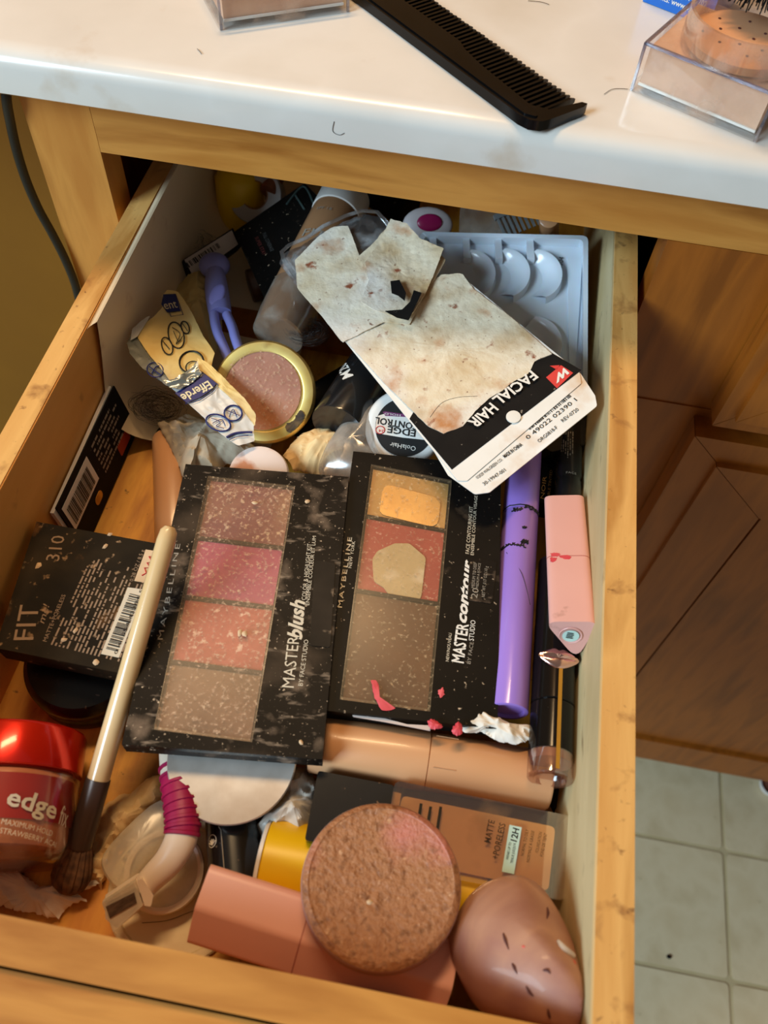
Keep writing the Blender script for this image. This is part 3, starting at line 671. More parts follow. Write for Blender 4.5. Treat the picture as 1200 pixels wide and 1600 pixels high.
# white mixing palette
zt = -.022
pl = Pl((660,362,zt-.006), (918,370,zt+.004), (915,590,zt-.012)); t = thing('paint_tray', 'pale white plastic well tray at the back right of the drawer', 'tray', pl.m)
def tray():
    out = rpoly(pl.poly([(656,362),(919,368),(918,640),(640,560)]), .004, 4)
    link('tray_base', prism(out, -.0075, -.0062, .0003, 1), trayw, t)
    bm = bmesh.new(); n = len(out); inn = [V(p)+(V((sum(q[0] for q in out)/n, sum(q[1] for q in out)/n))-V(p)).normalized()*.0036 for p in out]
    for i in range(n): addprism(bm, [out[i], out[(i+1)%n], inn[(i+1)%n], inn[i]], -.0075, 0)
    bmesh.ops.remove_doubles(bm, verts=bm.verts, dist=1e-6); bmesh.ops.recalc_face_normals(bm, faces=bm.faces); link('tray_rim', bm, trayw, t)
    for k, ((x0, y0), (x1, y1)) in enumerate((((676,366),(700,420)),((728,366),(768,410)),((778,367),(822,408)),((828,367),(872,410)),((834,472),(878,520)))):
        # comma-shaped wells: a straight slanted channel that opens on a round bowl
        if k < 4:
            a = pl.uv(x0, y0); b = pl.uv(x0+2, y0+34)
            w = .0019; h = V((w, 0)); ch = [a-h, a+h, b+h*1.1, b-h*1.1]
            link('well_channel', prism(ch, -.0062, -.0016, .0011, 2), trayw, t)
            ridge = pl.poly([(x0+7, y0+4), (x0+47, y0+12), (x0+42, y0+34), (x0+8, y0+26)])
        cx, cy = pl.uv(x1-36, y1+16) if k < 4 else pl.uv(x1-44, y1+14)
        R = .0172; bm = bmesh.new(); rings = []
        for s in [j/8 for j in range(9)]:
            r = R*(.70+.30*s); ox = -.34*R*(1-s); z = -.0062+.0052*math.sin(s*math.pi/2)**1.6
            rings.append([bm.verts.new((cx+ox+r*math.cos(a)*.86, cy+r*math.sin(a), z)) for a in [math.radians(-64+152*j/28) for j in range(29)]])
        rings.append([bm.verts.new((cx+R*1.03*math.cos(a)*.86, cy+R*1.03*math.sin(a), -.0062)) for a in [math.radians(-64+152*j/28) for j in range(29)]])
        for A, B in zip(rings, rings[1:]):
            for j in range(28): bm.faces.new((A[j], A[j+1], B[j+1], B[j]))
        bmesh.ops.recalc_face_normals(bm, faces=bm.faces); link('well', bm, trayw, t)
    A, B, D, E = pl.poly([(888,392),(912,392),(900,590),(892,590)]); link('side_groove', prism([A, B, D, E], -.0062, -.0050, .0006), trayw, t)
    ptext(t, pl, '164504', (877,417), (884,391), (868,416), inkm, z=-.0058)
tray()

# ------------------------------------------------------------------ front of the drawer
def pillow(poly, zt, zb, rings=12, N=72, f=None, jag=0, power=.5):
    """a closed soft body: outline swells to zt above and zb below its plane"""
    poly = [V(p) for p in poly]; n = len(poly); L = [0]
    for i in range(n): L.append(L[-1]+(poly[(i+1)%n]-poly[i]).length)
    rim = []
    for k in range(N):
        s = L[-1]*k/N; i = max(j for j in range(n) if L[j] <= s); rim.append(poly[i].lerp(poly[(i+1)%n], (s-L[i])/max(L[i+1]-L[i],1e-9)))
    cen = sum(rim, V((0,0)))/N; bm = bmesh.new(); edge = [bm.verts.new((p.x, p.y, 0)) for p in rim]
    for sg, h in ((1, zt), (-1, zb)):
        last = edge
        for r in range(1, rings+1):
            t = math.cos(math.pi/2*r/rings); z = sg*h*(1-t*t)**power
            if r == rings:
                c0 = bm.verts.new((cen.x, cen.y, z+(f(cen.x, cen.y, 0) if f and sg > 0 else 0)))
                for k in range(N): bm.faces.new((last[k], last[(k+1)%N], c0))
            else:
                ring = []
                for p in rim: q = cen.lerp(p, t); ring.append(bm.verts.new((q.x, q.y, z+(f(q.x, q.y, t)*(1-t*t) if f and sg > 0 else 0))))
                for k in range(N): bm.faces.new((last[k], last[(k+1)%N], ring[(k+1)%N], ring[k]))
                last = ring
    bmesh.ops.recalc_face_normals(bm, faces=bm.faces); return bm
def closed(pts, n=6):                        # smooth closed outline
    q = [V((p[0], p[1], 0)) for p in pts]; m = len(q); out = []
    for i in range(m):
        p0, p1, p2, p3 = q[i-1], q[i], q[(i+1)%m], q[(i+2)%m]
        for k in range(n):
            t = k/n; v = .5*((2*p1)+(p2-p0)*t+(2*p0-5*p1+4*p2-p3)*t*t+(3*p1-p0-3*p2+p3)*t**3); out.append((v.x, v.y))
    return out
def level(z): return Pl((300,900,z), (700,900,z), (300,1300,z))
def seg(name, label, cat, a, b, up=(0,0,1), group=None):
    A, B = (P(*a) if len(a) == 3 and a[0] > 3 else V(a)), (P(*b) if len(b) == 3 and b[0] > 3 else V(b)); t = thing(name, label, cat, frame(A, B-A, up), group); return t, (B-A).length
def wrapx(r, lift=.0002):                    # (axial, round the side) -> on a cylinder lying along X, middle on top
    return lambda u, v: V((u, (r+lift)*math.sin(v/r), (r+lift)*math.cos(v/r)))

# red jar lying at the left
A, B = P(62,1152,-.050), P(50,1368,-.053); A.x -= .022; B.x -= .022
R = .0245; A.x = max(A.x, -.118+R); B.x = A.x+.010
t = thing('gel_jar', 'red lidded jar of edge gel lying in the front left corner of the drawer', 'jar', frame(A, B-A, (0,0,1))); L = (B-A).length
link('lid', lathe([(0,0),(R*.9,0),(R*.97,.0007),(R,.002),(R,L*.33),(R*.985,L*.335),(0,L*.335)], 64, 'x'), redlid, t)
link('jar_wall', lathe([(R*.93,L*.34),(R*.985,L*.37),(R*.985,L*.86),(R*.93,L*.95),(R*.85,L*.985),(0,L*.985),(0,L*.965),(R*.8,L*.96)], 64, 'x'), clearr, t)
link('gel', lathe([(0,L*.36),(R*.9,L*.36),(R*.93,L*.39),(R*.93,L*.82),(R*.85,L*.88),(0,L*.9)], 48, 'x'), jelly, t)
link('label_band', lathe([(R*.955,L*.40),(R*.957,L*.40),(R*.957,L*.72),(R*.955,L*.72)], 64, 'x'), jarred, t)
pj = Pl((62,1128,-.027), (55,1350,-.029), (160,1200,-.028))
wj = wrapx(R*.985)
inv = t.matrix_world.inverted()
def jt(s, a, b, hp, m, **k):
    p = [inv @ P(x, y, -.030) for x, y in (a, b, hp)]; q = [V((v.x, v.y)) for v in p]; d = q[1]-q[0]; h = abs((q[2]-q[0]).dot(V((-d.y, d.x)).normalized()))
    return lettering(t, s, q[0].x, q[0].y, d.x, d.y, d.length, h, m, warp=wj, **k)
jt('edge', (10,1258), (92,1272), (14,1229), cream, bold=.02); jt('fix', (100,1277), (122,1280), (104,1245), cream, bold=.0)
jt('MAXIMUM HOLD', (3,1288), (87,1299), (4,1279), cream); jt('STRAWBERRY ACAI', (0,1302), (96,1315), (1,1293), cream)

# make-up brush
A, B = P(266,822,-.002), P(104,1392,-.069)
t = thing('makeup_brush', 'make-up brush with a pearly white handle lying over the square compact', 'brush', frame(A, B-A, (0,0,1))); L = (B-A).length
k = L/610
link('handle', lathe([(0,-.0002),(.0020,.0003),(.0033,.002),(.0037,.006),(.0039,.06),(.0043,.10),(.0043,L*.706),(.0041,L*.708),(0,L*.708)], 32, 'x'), pearl, t)
link('ferrule', lathe([(0,L*.70),(.0046,L*.70),(.0047,L*.71),(.0048,L*.88),(.0045,L*.885),(0,L*.885)], 32, 'x'), ferr, t)
bm = lathe([(0,L*.87),(.0042,L*.87),(.0056,L*.90),(.0070,L*.94),(.0072,L*.965),(.0058,L*.99),(.003,L*1.005),(0,L*1.008)], 64, 'x')
for v in bm.verts:
    a = math.atan2(v.co.y, v.co.z); f = 1+.05*math.sin(a*17)+.04*math.sin(a*29+1); v.co.y *= f; v.co.z *= f*.8
link('bristles', bm, bristle, t)

# scraps of tissue and paper at the front left
pl = level(ZF); 
def scrap(name, label, cat, pts, m, z, amp, sc, seed, dome=.004, N=130, jag=.0006, rings=16, th=.0004, tilt=0):
    p = level(z); t = Pl((300,900,z),(700,900,z),(300,1300,z)); q = p.poly(pts); f = crump(amp, sc, seed, dome)
    cx = sum(v.x for v in q)/len(q); cy = sum(v.y for v in q)/len(q); q = [v-V((cx, cy)) for v in q]
    o = link(name, sheet(q, lambda x, y, u: max(f(x, y, u), .0002), rings, N, th, jag, seed), m); o.matrix_world = p.m @ Matrix.Translation((cx, cy, 0)); return tag(o, label, cat)
scrap('paper_scrap', 'torn beige paper scrap in front of the red jar in the front left corner', 'paper scrap', [(-30,1366),(28,1362),(60,1384),(108,1386),(150,1376),(157,1381),(122,1398),(138,1408),(104,1418),(92,1438),(56,1428),(0,1416),(-30,1412)], tissue, ZF+.004, .0030, 60, 11, .004, jag=.0012)
scrap('crumpled_tissue', 'brown stained crumpled tissue between the brush bristles and the ivory razor', 'tissue', [(120,1395),(140,1340),(150,1275),(188,1240),(262,1208),(274,1236),(244,1270),(190,1330),(172,1366),(158,1396)], tissueb, ZF+.0005, .0060, 62, 12, .008)
# clear blister with print
pl = level(ZF+.012); t = thing('clear_pack', 'small cloudy clear plastic pack with dark print beside the ivory razor head', 'blister pack', pl.m)
q = pl.poly([(158,1352),(172,1320),(236,1258),(268,1252),(270,1300),(214,1372),(196,1392),(176,1384)])
link('blister', pillow(closed(q, 3), .003, .009, 5, 48, crump(.0006, 150, 2), power=.35), milky, t)
link('printed_card', prism(pl.poly([(188,1342),(232,1290),(262,1268),(264,1292),(206,1362)]), -.002, -.0015), M('grey printed insert', [c(90,80,66), c(200,176,140)], 320, 4, .6, stretch=(1,3,1)), t)
# cream lids on the floor
pl = level(ZF); cc = P(280,1392,ZF+.001); t = thing('cream_lid', 'large flat cream plastic lid at the front of the drawer, left of the pink stick', 'lid', Matrix.Translation((cc.x, cc.y, ZF+.0003)))
link('disc', lathe([(0,.0000),(.0262,0),(.0268,.0006),(.0268,.0034),(.0262,.0040),(.0235,.0040),(.0228,.0030),(0,.0028)], 72), M('cream plastic', [c(214,190,146), c(224,202,160)], 20, 4, .45, over=[(c(180,140,90), 30, .62, .84)]), t)
cc = P(258,1362,ZF+.010); t = thing('ring_lid', 'small ivory ring lid under the ivory razor', 'lid', frame(cc, (1,.1,0), (.10,-.05,1)))
link('ring', lathe([(.0128,0),(.0150,0),(.0152,.0008),(.0150,.0030),(.0140,.0034),(.0128,.0030),(.0128,0)], 56), razorw, t); link('disc', lathe([(0,.0002),(.0128,.0002),(.0128,.0012),(0,.0012)], 48), milky, t)
# razor
z1 = -.050
pts = [P(272,1100,-.056), P(270,1165,-.052), P(276,1215,-.049), P(284,1265,-.047), P(284,1305,-.047), P(266,1342,-.049), P(236,1374,-.053), P(224,1388,-.055)]
org = P(284,1285,z1); t = thing('razor', 'ivory hand razor with a magenta ribbed grip and a clear head cover', 'razor', Matrix.Translation(org))
q = smoothpath([p-org for p in pts], 6); rr = [.0046+.0016*math.sin(math.pi*min(1, i/len(q)*1.15)) for i in range(len(q))]
link('handle', tube(q, rr, 16, True, .8), razorw, t)
n = len(q)
for k in range(9):
    i = 10+k*1.7; a = q[int(i)]; d = (q[int(i)+1]-q[int(i)]).normalized(); p = a+d*((i % 1)*(q[int(i)+1]-a).length)
    o = link('grip_rib', tube([p-d*.0008, p-d*.0005, p+d*.0005, p+d*.0008], [rr[int(i)]*1.00, rr[int(i)]*1.12, rr[int(i)]*1.12, rr[int(i)]], 20, True, .84), magenta, t)
link('grip', tube(q[12:25], [r*1.03 for r in rr[12:25]], 18, True, .82), magenta, t)
hp = Pl((164,1412,-.052), (222,1374,-.050), (182,1456,-.058)); ti = inv = None
hb = bpy.data.objects.new
head = link('razor_head', prism(rpoly([hp.uv(*p) for p in ((162,1408),(216,1372),(238,1398),(234,1412),(182,1456),(164,1440))], .0008, 2), -.0052, -.0022, .0006), razorw, t); head.matrix_world = hp.m
o = link('head_cover', prism([hp.uv(*p) for p in ((160,1410),(212,1376),(224,1412),(178,1454))], -.0022, .0012, .0006), milky, head)
o = link('blade_cartridge', prism([hp.uv(*p) for p in ((166,1414),(210,1392),(214,1408),(172,1432))], -.0020, .0016, .0003), M('hair clogged blades', [c(50,36,28), c(96,76,60)], 300, 3, .6, stretch=(1,4,1)), head)
o = link('head_end', prism(rpoly([hp.uv(*p) for p in ((214,1374),(222,1370),(240,1396),(236,1414),(226,1412))], .0006, 2), -.0035, .0016, .0006), razorw, head)

# silver pan, black tube, wrap, yellow tube
cc = P(363,1184,-.043); t = thing('silver_pan', 'round silver metal pan sticking out from under the blush palette', 'pan', frame(cc, (1,0,0), (.03,-.10,1)))
link('plate', lathe([(0,-.001),(.0243,-.001),(.0247,-.0004),(.0247,.0004),(.0243,.0008),(0,.0008)], 80), silver, t)
t, L = seg('black_tube', 'short black tube with a white leaf emblem below the silver pan', 'tube', (360,1240,-.0615), (372,1392,-.0600)); R = .0105
link('barrel', lathe([(0,L*.24),(R-.0006,L*.24),(R,L*.25),(R,L-.0006),(R-.0006,L),(0,L)], 48, 'x'), M('black tube', [c(16,14,14), c(24,20,20)], 40, 4, .25, coat=.4, over=[(c(170,140,110), 300, .68, .78)]), t)
link('cap', lathe([(0,0),(R*.95,0),(R*.95,L*.238),(0,L*.238)], 40, 'x'), M('red cap', [c(150,40,40)], rough=.35), t)
wf = wrapx(R, .0001); 
def ringon(parent, cx, cy, r, th, m, wf, sx=1, n=28, name='ring_print'):
    bm = bmesh.new(); o = []; 
    for k in range(n):
        a = 2*math.pi*k/n; o.append((bm.verts.new(wf(cx+r*sx*math.cos(a), cy+r*math.sin(a))), bm.verts.new(wf(cx+(r*sx-th)*math.cos(a), cy+(r-th)*math.sin(a)))))
    for k in range(n): bm.faces.new((o[k][0], o[(k+1)%n][0], o[(k+1)%n][1], o[k][1]))
    return link(name, bm, m, parent)
ringon(t, L*.52, -R*.80, .0024, .0003, white, wf)
for k in range(5):
    a = -1.0+.5*k; link('leaf_print', tube([wf(L*.56, -R*.8), wf(L*.56-.0022*math.cos(a), -R*.8+.0022*math.sin(a))], .00025, 5), white, t)
link('label_edge', tube([wf(L*.40, -R*.45), wf(L*.44, -R*.36), wf(L*.98, -R*.34)], .00022, 5), greyp, t)
scrap('plastic_wrap', 'crumpled greyish plastic wrap beside the silver pan', 'wrapper', [(452,1205),(482,1196),(500,1236),(486,1292),(474,1322),(440,1306),(412,1316),(402,1292),(440,1246)], wrapm, -.060, .0050, 70, 15, .010)
t, L = seg('yellow_tin', 'yellow round tube with a white rim lying under the mauve disc', 'tube', (408,1349,-.0605), (752,1412,-.0590)); R = .0168
link('body', lathe([(0,.0016),(R-.0008,.0016),(R,.0022),(R,L-.0006),(R-.0006,L),(0,L)], 56, 'x'), yel, t); link('rim', lathe([(0,.0002),(R*.96,0),(R*.985,.0004),(R*.985,.0015),(0,.0015)], 56, 'x'), whitep, t)

seamm = M('dark pink seam', [c(176,96,88)], rough=.5)
# pink sticks: rounded three-sided barrels
def stick(name, label, a, b, sec, seam, m, end=True, smears=(), emb=False):
    t, L = seg(name, label, 'lipstick', a, b, group='pink three-sided lipstick sticks'); s = rpoly(sec, .0034, 6)
    link('barrel', rot_yz_to_x(prism(s, L*seam+.0002, L, .0009, 3)), m, t); link('cap', rot_yz_to_x(prism(s, 0, L*seam-.0002, .0009, 3)), m, t)
    link('seam', rot_yz_to_x(prism([(x*1.006, y*1.006) for x, y in s], L*seam-.00018, L*seam+.00018)), seamm, t)
    return t, L
t, L = stick('pink_lipstick', 'dusty pink lipstick stick lying along the front wall under the mauve disc', (312,1412,-.0375), (702,1536,-.0420), [(.0128,.0088),(-.0025,.0090),(-.0128,-.0030),(-.0060,-.0135),(.0090,-.0120)], .415, pinkl)
t, L = stick('pink_lipstick', 'pale pink lipstick stick resting on the black tubes by the right wall', (876,790,-.0380), (888,988,-.0165), [(-.0105,.0040),(.0102,.0085),(.0068,-.0150)], .52, pink2)
o = link('end_recess', lathe([(0,0),(.0036,0),(.0040,.0002),(.0044,.0005),(.0046,.0003)], 40, 'x'), pink2, t); o.location = (L+.0001, .0012, -.0012)
o = link('end_label', lathe([(0,.0004),(.0033,.0004)], 40, 'x'), mintl, t); o.location = (L+.0003, .0012, -.0012)
o2 = link('end_print', fineprint(-.0018, .0016, 1, 0, .0036, 4, .0009, .0005, 3, 0), inkm, t); o2.rotation_euler = (math.pi/2, 0, math.pi/2); o2.location = (L+.0010, .0012, -.0012)
f0 = lambda u, v: V((u, v, .0040+(v+.0105)*.0045/.0207+.0001))
for k, (u, v, ww) in enumerate(((.51,-.005,.004),(.53,-.001,.006),(.55,-.006,.003))):
    bmx = sheet([(L*u+.0018*math.cos(a*.7)*random.uniform(.5,1.1), v+ww*.6*math.sin(a*.7)*random.uniform(.6,1.1)) for a in range(9)], lambda x, y, q: f0(x, y).z, 4, 36, .00015, .0006, k); link('lipstick_smear', bmx, smear, t)

# mauve powder disc
cc = P(596,1378,-.0200); t = thing('powder_disc', 'large round mauve bronze powder disc resting on the pink stick', 'powder pan', frame(cc, (1,.2,0), (.10,.13,1))); R = .0268
bm = lathe([(0,-.0082),(R-.002,-.0082),(R-.0006,-.0076),(R,-.006),(R,-.0012),(R-.0003,-.0006)], 80); link('pan', bm, puffs, t)
bm = lathe([(R-.0002,-.0008),(R-.0010,.0001),(R-.0024,.0006)]+[(R*q, .0006-.0016*(1-q*q)) for q in (.9,.8,.7,.6,.5,.4,.3,.2,.1)]+[(0,-.0010)], 80)
for v in bm.verts: v.co.z += .00035*noise.noise(v.co*160)+.00018*noise.noise(v.co*420)
link('powder', bm, puffm, t)
o = link('crumb', sheet([(.0012*math.cos(a), .0009*math.sin(a)) for a in range(6)], lambda x, y, u: .0006*(1-u*u), 3, 14, 0), TAN_M, t); o.location = (-.004, -.006, -.0008)

# sponge
pl = Pl((705,1480,-.036), (930,1560,-.012), (800,1376,-.041))
q = closed(pl.poly([(704,1490),(712,1450),(738,1410),(775,1388),(815,1382),(846,1394),(872,1426),(896,1474),(916,1526),(934,1572),(930,1606),(880,1612),(800,1590),(740,1562)]), 6)
t = thing('makeup_sponge', 'brown teardrop make-up sponge in the front right corner of the drawer', 'sponge', pl.m)
link('body', pillow(q, .0185, .024, 16, 96, lambda x, y, u: .0006*noise.noise(V((x*90, y*90, 2)))), sponge, t)
def ontop(px, py, h=.019): v = pl.uv(px, py, h); return v
body = [o for o in t.children][0]
bpy.context.view_layer.update()
from mathutils.bvhtree import BVHTree
for v_ in body.data.vertices:
    q_ = pl.m @ v_.co
    if q_.x > .1188: q_.x = .1188; v_.co = pl.i @ q_
    if q_.y < -.3190: q_.y = -.3190; v_.co = pl.i @ q_
bv = BVHTree.FromPolygons([v.co.copy() for v in body.data.vertices], [tuple(p.vertices) for p in body.data.polygons])
for pp in (((786,1458),(790,1470),(795,1484)),((800,1505),(804,1512),(808,1522)),((848,1516),(856,1516),(860,1522)),((855,1418),(856,1428),(854,1436)),((822,1540),(828,1550),(834,1556)),((856,1576),(858,1586),(860,1592))):
    ps = []
    for x, y in pp:
        d = (pl.i.to_3x3() @ ray(x, y)).normalized(); o_ = pl.i @ CAM; h = bv.ray_cast(o_, d)
        if h[0]: ps.append(h[0]+h[1]*.0001)
    if len(ps) == 3: link('cut', tube(smoothpath(ps, 4), [.00015,.0003,.0004,.0005,.0005,.0004,.0003,.0002,.0001], 6), slit, t)
for x, y, m_, r in ((818,1479,redink,.0006),(898,1503,redink,.0009)):
    d = (pl.i.to_3x3() @ ray(x, y)).normalized(); h = bv.ray_cast(pl.i @ CAM, d)
    if h[0]: o = link('red_spot', sheet([(r*math.cos(a), .8*r*math.sin(a)) for a in range(6)], lambda x, y, u: .0002*(1-u*u), 3, 16, 0), M('pink red stain', [c(206,90,76)], rough=.5), t); o.location = h[0]; o.rotation_mode = 'QUATERNION'; o.rotation_quaternion = h[1].to_track_quat('Z', 'Y')
ps = []
for x, y in ((870,1471),(880,1484),(896,1496)):
    d = (pl.i.to_3x3() @ ray(x, y)).normalized(); h = bv.ray_cast(pl.i @ CAM, d)
    if h[0]: ps.append(h[0]+h[1]*.0006)
if len(ps) == 3: link('torn_flap', tube(smoothpath(ps, 4), [.0004,.0006,.0008,.0009,.0010,.0010,.0009,.0008,.0006], 8, True, .5), M('pale torn sponge', [c(170,150,132), c(190,170,150)], 60, 3, .6), t)

# foundation bottle
zf = -.0385
pl = Pl((617,1219,zf), (902,1277,zf), (595,1347,zf-.001)); t = thing('foundation_bottle', 'glass foundation bottle with a black cap and an aqua label behind the mauve disc', 'bottle', pl.m)
out = pl.poly([(617,1219),(902,1277),(882,1408),(595,1350)]); link('glass_body', prism(rpoly(out, .0030, 5), -.0225, 0, .0022, 3), glass, t)
liq = pl.poly([(629,1243),(868,1292),(857,1392),(606,1338)], -.002); link('liquid', prism(rpoly(liq, .0020, 4), -.0195, -.0022, .0012, 2), found, t)
capq = pl.poly([(497,1203),(616,1226),(598,1336),(476,1312)]); link('cap', prism(rpoly(capq, .0012, 4), -.0200, -.0010, .0012, 3), M('black gloss cap', [c(18,16,16), c(26,24,23)], 30, 4, .22, coat=.4, over=[(c(150,110,76), 260, .70, .80)]), t)
nk = pl.poly([(612,1232),(628,1236),(612,1332),(596,1328)]); link('neck', prism(nk, -.017, -.004, .0012, 2), found, t)
brn = M('dark brown print', [c(60,40,24)], rough=.6); zt = .0002
ptext(t, pl, 'E', (681,1326), (691,1261), (644,1320), inkm, z=zt)
ptext(t, pl, 'MATTE', (766,1318), (773,1283), (756,1316), brn, z=zt, bold=.01); ptext(t, pl, '+PORELESS', (778,1344), (790,1288), (768,1342), brn, z=zt, bold=.01)
link('aqua_label', prism(pl.poly([(796,1289),(815,1293),(803,1366),(784,1362)]), .0001, .0003), mintl, t)
ptext(t, pl, '12H', (807,1316), (811,1296), (797,1314), inkm, z=.0004, bold=.02)
ptext(t, pl, 'WEARS UP TO', (794,1344), (799,1317), (790,1343), inkm, z=.0004); ptext(t, pl, "TENUE JUSQU'A", (801,1350), (806,1318), (797,1349), inkm, z=.0004)
for s, a, b, h in (('NORMAL TO OILY', (818,1338), (826,1297), (813,1337)), ('NORMALE A GRASSE', (827,1348), (835,1299), (822,1347)), ('FOUNDATION', (841,1333), (847,1301), (836,1332)), ('FOND DE TEINT', (848,1339), (855,1303), (843,1338))): ptext(t, pl, s, a, b, h, brn, z=zt)

# tan stick
t, L = seg('tan_stick', 'long tan plastic concealer stick below the contour palette', 'tube', (488,1160,-.0490), (858,1220,-.0490)); R = .0116
S = .487*L
link('cap', lathe([(0,0),(R-.001,0),(R-.0003,.0003),(R,.001),(R,S-.0002),(R-.0003,S),(0,S)], 64, 'x'), nude, t)
link('barrel', lathe([(0,S+.0001),(R-.0006,S+.0001),(R-.0003,S+.0004),(R-.0003,L-.001),(R-.001,L),(0,L)], 64, 'x'), nude, t)
wf = wrapx(R-.0003, .0001); link('embossed_frame', tube([wf(S+.0022+x*.0085, y*R) for x, y in ((0,.75),(1,.75),(1,-.45),(0,-.45),(0,.75))], .0002, 6), nude, t)
# white scraps
pl = level(-.0345); o = link('card_strip', prism(pl.poly([(547,1110),(560,1112),(636,1132),(674,1134),(672,1142),(600,1128),(552,1120)]), -.0003, .0003), M('dull pink card', [c(206,186,176), c(216,198,188)], 40, 4, .6)); o.matrix_world = pl.m; tag(o, 'narrow white card strip between the contour palette and the tan stick', 'card strip')
scrap('tissue_scrap', 'small crumpled white tissue smeared with red at the lower end of the purple tube', 'tissue', [(712,1132),(722,1120),(744,1110),(766,1116),(800,1132),(826,1134),(826,1158),(806,1166),(776,1160),(750,1146),(724,1148)], tissue, -.0375, .0030, 90, 18, .0045)
pl = level(-.030); t = thing('red_smear', 'thick red lipstick smear on the tan stick seam by the palette edge', 'smear', pl.m)
link('smear_blob', sheet(closed(pl.poly([(668,1128),(676,1124),(686,1130),(692,1136),(680,1140),(672,1138)]), 4), crump(.0008, 300, 5, .001), 4, 40, .0004, .0006), smear, t)
link('smear_blob', sheet(closed(pl.poly([(708,1136),(716,1128),(722,1134),(722,1146),(714,1150),(706,1144)]), 4), crump(.0008, 300, 6, .001), 4, 40, .0004, .0006), smear, t)

# ------------------------------------------------------------------ right side tubes
t, L = seg('purple_tube', 'long shiny purple mascara tube beside the contour palette', 'tube', (820,700,-.0400), (793,1112,-.0380)); R = .0082
link('cap', lathe([(0,0),(R-.0008,0),(R,.0008),(R,L*.30),(0,L*.30)], 56, 'x'), purple, t)
link('barrel', lathe([(0,L*.302),(R-.0002,L*.302),(R,L*.304),(R,L-.0003),(R-.0004,L),(R-.0016,L),(R-.0018,L-.0014),(0,L-.0014)], 56, 'x'), purple, t)
wf = wrapx(R, .00015); Rn = random.Random(5)
def scrib(u, v0, v1, n, amp, name='ink_scribble', r=.00034):
    link(name, tube([wf(u+Rn.uniform(-amp,amp), v0+(v1-v0)*k/n+Rn.uniform(-amp,amp)*.5) for k in range(n+1)], r, 5), inkm, t)
scrib(L*.295, -R*1.4, R*1.4, 14, .0002, r=.0003); scrib(L*.300, R*.0, R*1.2, 40, .0011); scrib(L*.315, -R*.6, -R*.1, 26, .0012); scrib(L*.455, -R*1.3, R*.2, 46, .0010); scrib(L*.44, R*.0, R*.35, 26, .0012); scrib(L*.385, R*.0, R*.2, 12, .0008)
link('hair_strand', tube(smoothpath([wf(L*.48, -R*.8), wf(L*.56, R*.1), wf(L*.66, R*.75)], 8), .00012, 4), hairm, t)
t, L = seg('black_lip_gloss', 'black lip gloss tube with metallic lips emblem and a painted gold highlight, by the right wall', 'lipstick', (872,880,-.0400), (859,1219,-.0330)); R = .0086
L1 = L*.70; L2 = L*.90
gl = M('gloss black', [c(12,11,11), c(16,14,14)], 20, 3, .14, spec=.3, over=[(c(140,120,100), 320, .72, .82)])
link('cap', lathe([(0,0),(R-.001,0),(R,.001),(R,L1-.0004),(R-.0004,L1),(0,L1)], 56, 'x'), gl, t); link('barrel', lathe([(0,L1+.0002),(R-.0004,L1+.0002),(R,L1+.0006),(R,L2),(0,L2)], 56, 'x'), gl, t)
link('clear_base', lathe([(R*.98,L2),(R,L2+.0004),(R,L-.0006),(R-.0005,L),(R*.72,L),(R*.68,L-.002),(0,L-.002)], 56, 'x'), roseclear, t); link('base_core', lathe([(0,L2+.0002),(R*.92,L2+.0002),(R*.92,L2+.0035),(0,L2+.0035)], 40, 'x'), M('rose core', [c(150,106,92)], rough=.4), t)
wf = wrapx(R, .00012)
bm = bmesh.new()
for a, b_ in ((L*.52, L*.985),):
    n = 16; rows = [[bm.verts.new(wf(a+(b_-a)*k/n, v)) for v in (R*.02, R*.12, R*.20)] for k in range(n+1)]
    for p_, q_ in zip(rows, rows[1:]):
        for j in range(2): bm.faces.new((p_[j], p_[j+1], q_[j+1], q_[j]))
link('gold_glint', bm, M('gold glint strip', [c(210,160,70)], rough=.3, metal=.9), t)  # lamp reflection along the black tube, modelled as a gold strip
lp = [(-.0066,.0000),(-.0040,-.0022),(-.0015,-.0034),(0,-.0028),(.0015,-.0034),(.0040,-.0022),(.0066,0),(.0036,.0026),(0,.0038),(-.0036,.0026)]
o = link('lips_emblem', pillow(closed([(b_, a) for a, b_ in lp], 4), .0012, .0008, 5, 50, lambda x, y, u: -.0010*math.exp(-(x/.0005)**2)), lipsm, t); o.location = (L*.525, 0, R*.98); o.scale = (1.25, 1.25, 1.2)
# small dark pencil below
t, L = seg('eye_pencil', 'dark brown pencil end below the black lip gloss tube', 'pencil', (880,1190,-.0560), (868,1262,-.0640)); link('barrel', lathe(cylp(.0034, 0, L, .0005), 24, 'x'), blackm, t); link('tip', lathe([(0,L+.003),(.0018,L+.0005),(.003,L-.0002)], 20, 'x'), blackm, t)
# mascara, black printed box, gold tube, dark box under the card
t, L = seg('black_mascara', 'black mascara tube with fine white print above the pale pink stick', 'tube', (890,668,-.0450), (887,800,-.0430)); R = .0064
link('barrel', lathe([(0,0),(R,0),(R,L*.62),(R*.93,L*.64),(R*.93,L*.68),(R,L*.70),(R,L),(0,L)], 40, 'x'), blackp, t)
wf = wrapx(R, .0001); link('fine_print', fineprint(L*.16, R*.0, 1, 0, L*.32, 6, .0011, .0005, 12, warp=wf), greyp, t)['kind'] = 'stuff'; lettering(t, 'FACE', L*.66, -R*.4, 0, 1, .0050, .0012, greyp, warp=wf)
pl = Pl((842,716,-.050), (872,716,-.050), (842,790,-.050)); t = thing('black_print_box', 'narrow black box with gold lettering between the purple tube and the mascara', 'box', pl.m)
link('carton', prism(pl.poly([(843,712),(868,716),(866,790),(840,784)]), -.012, 0, .0004), blackm, t)
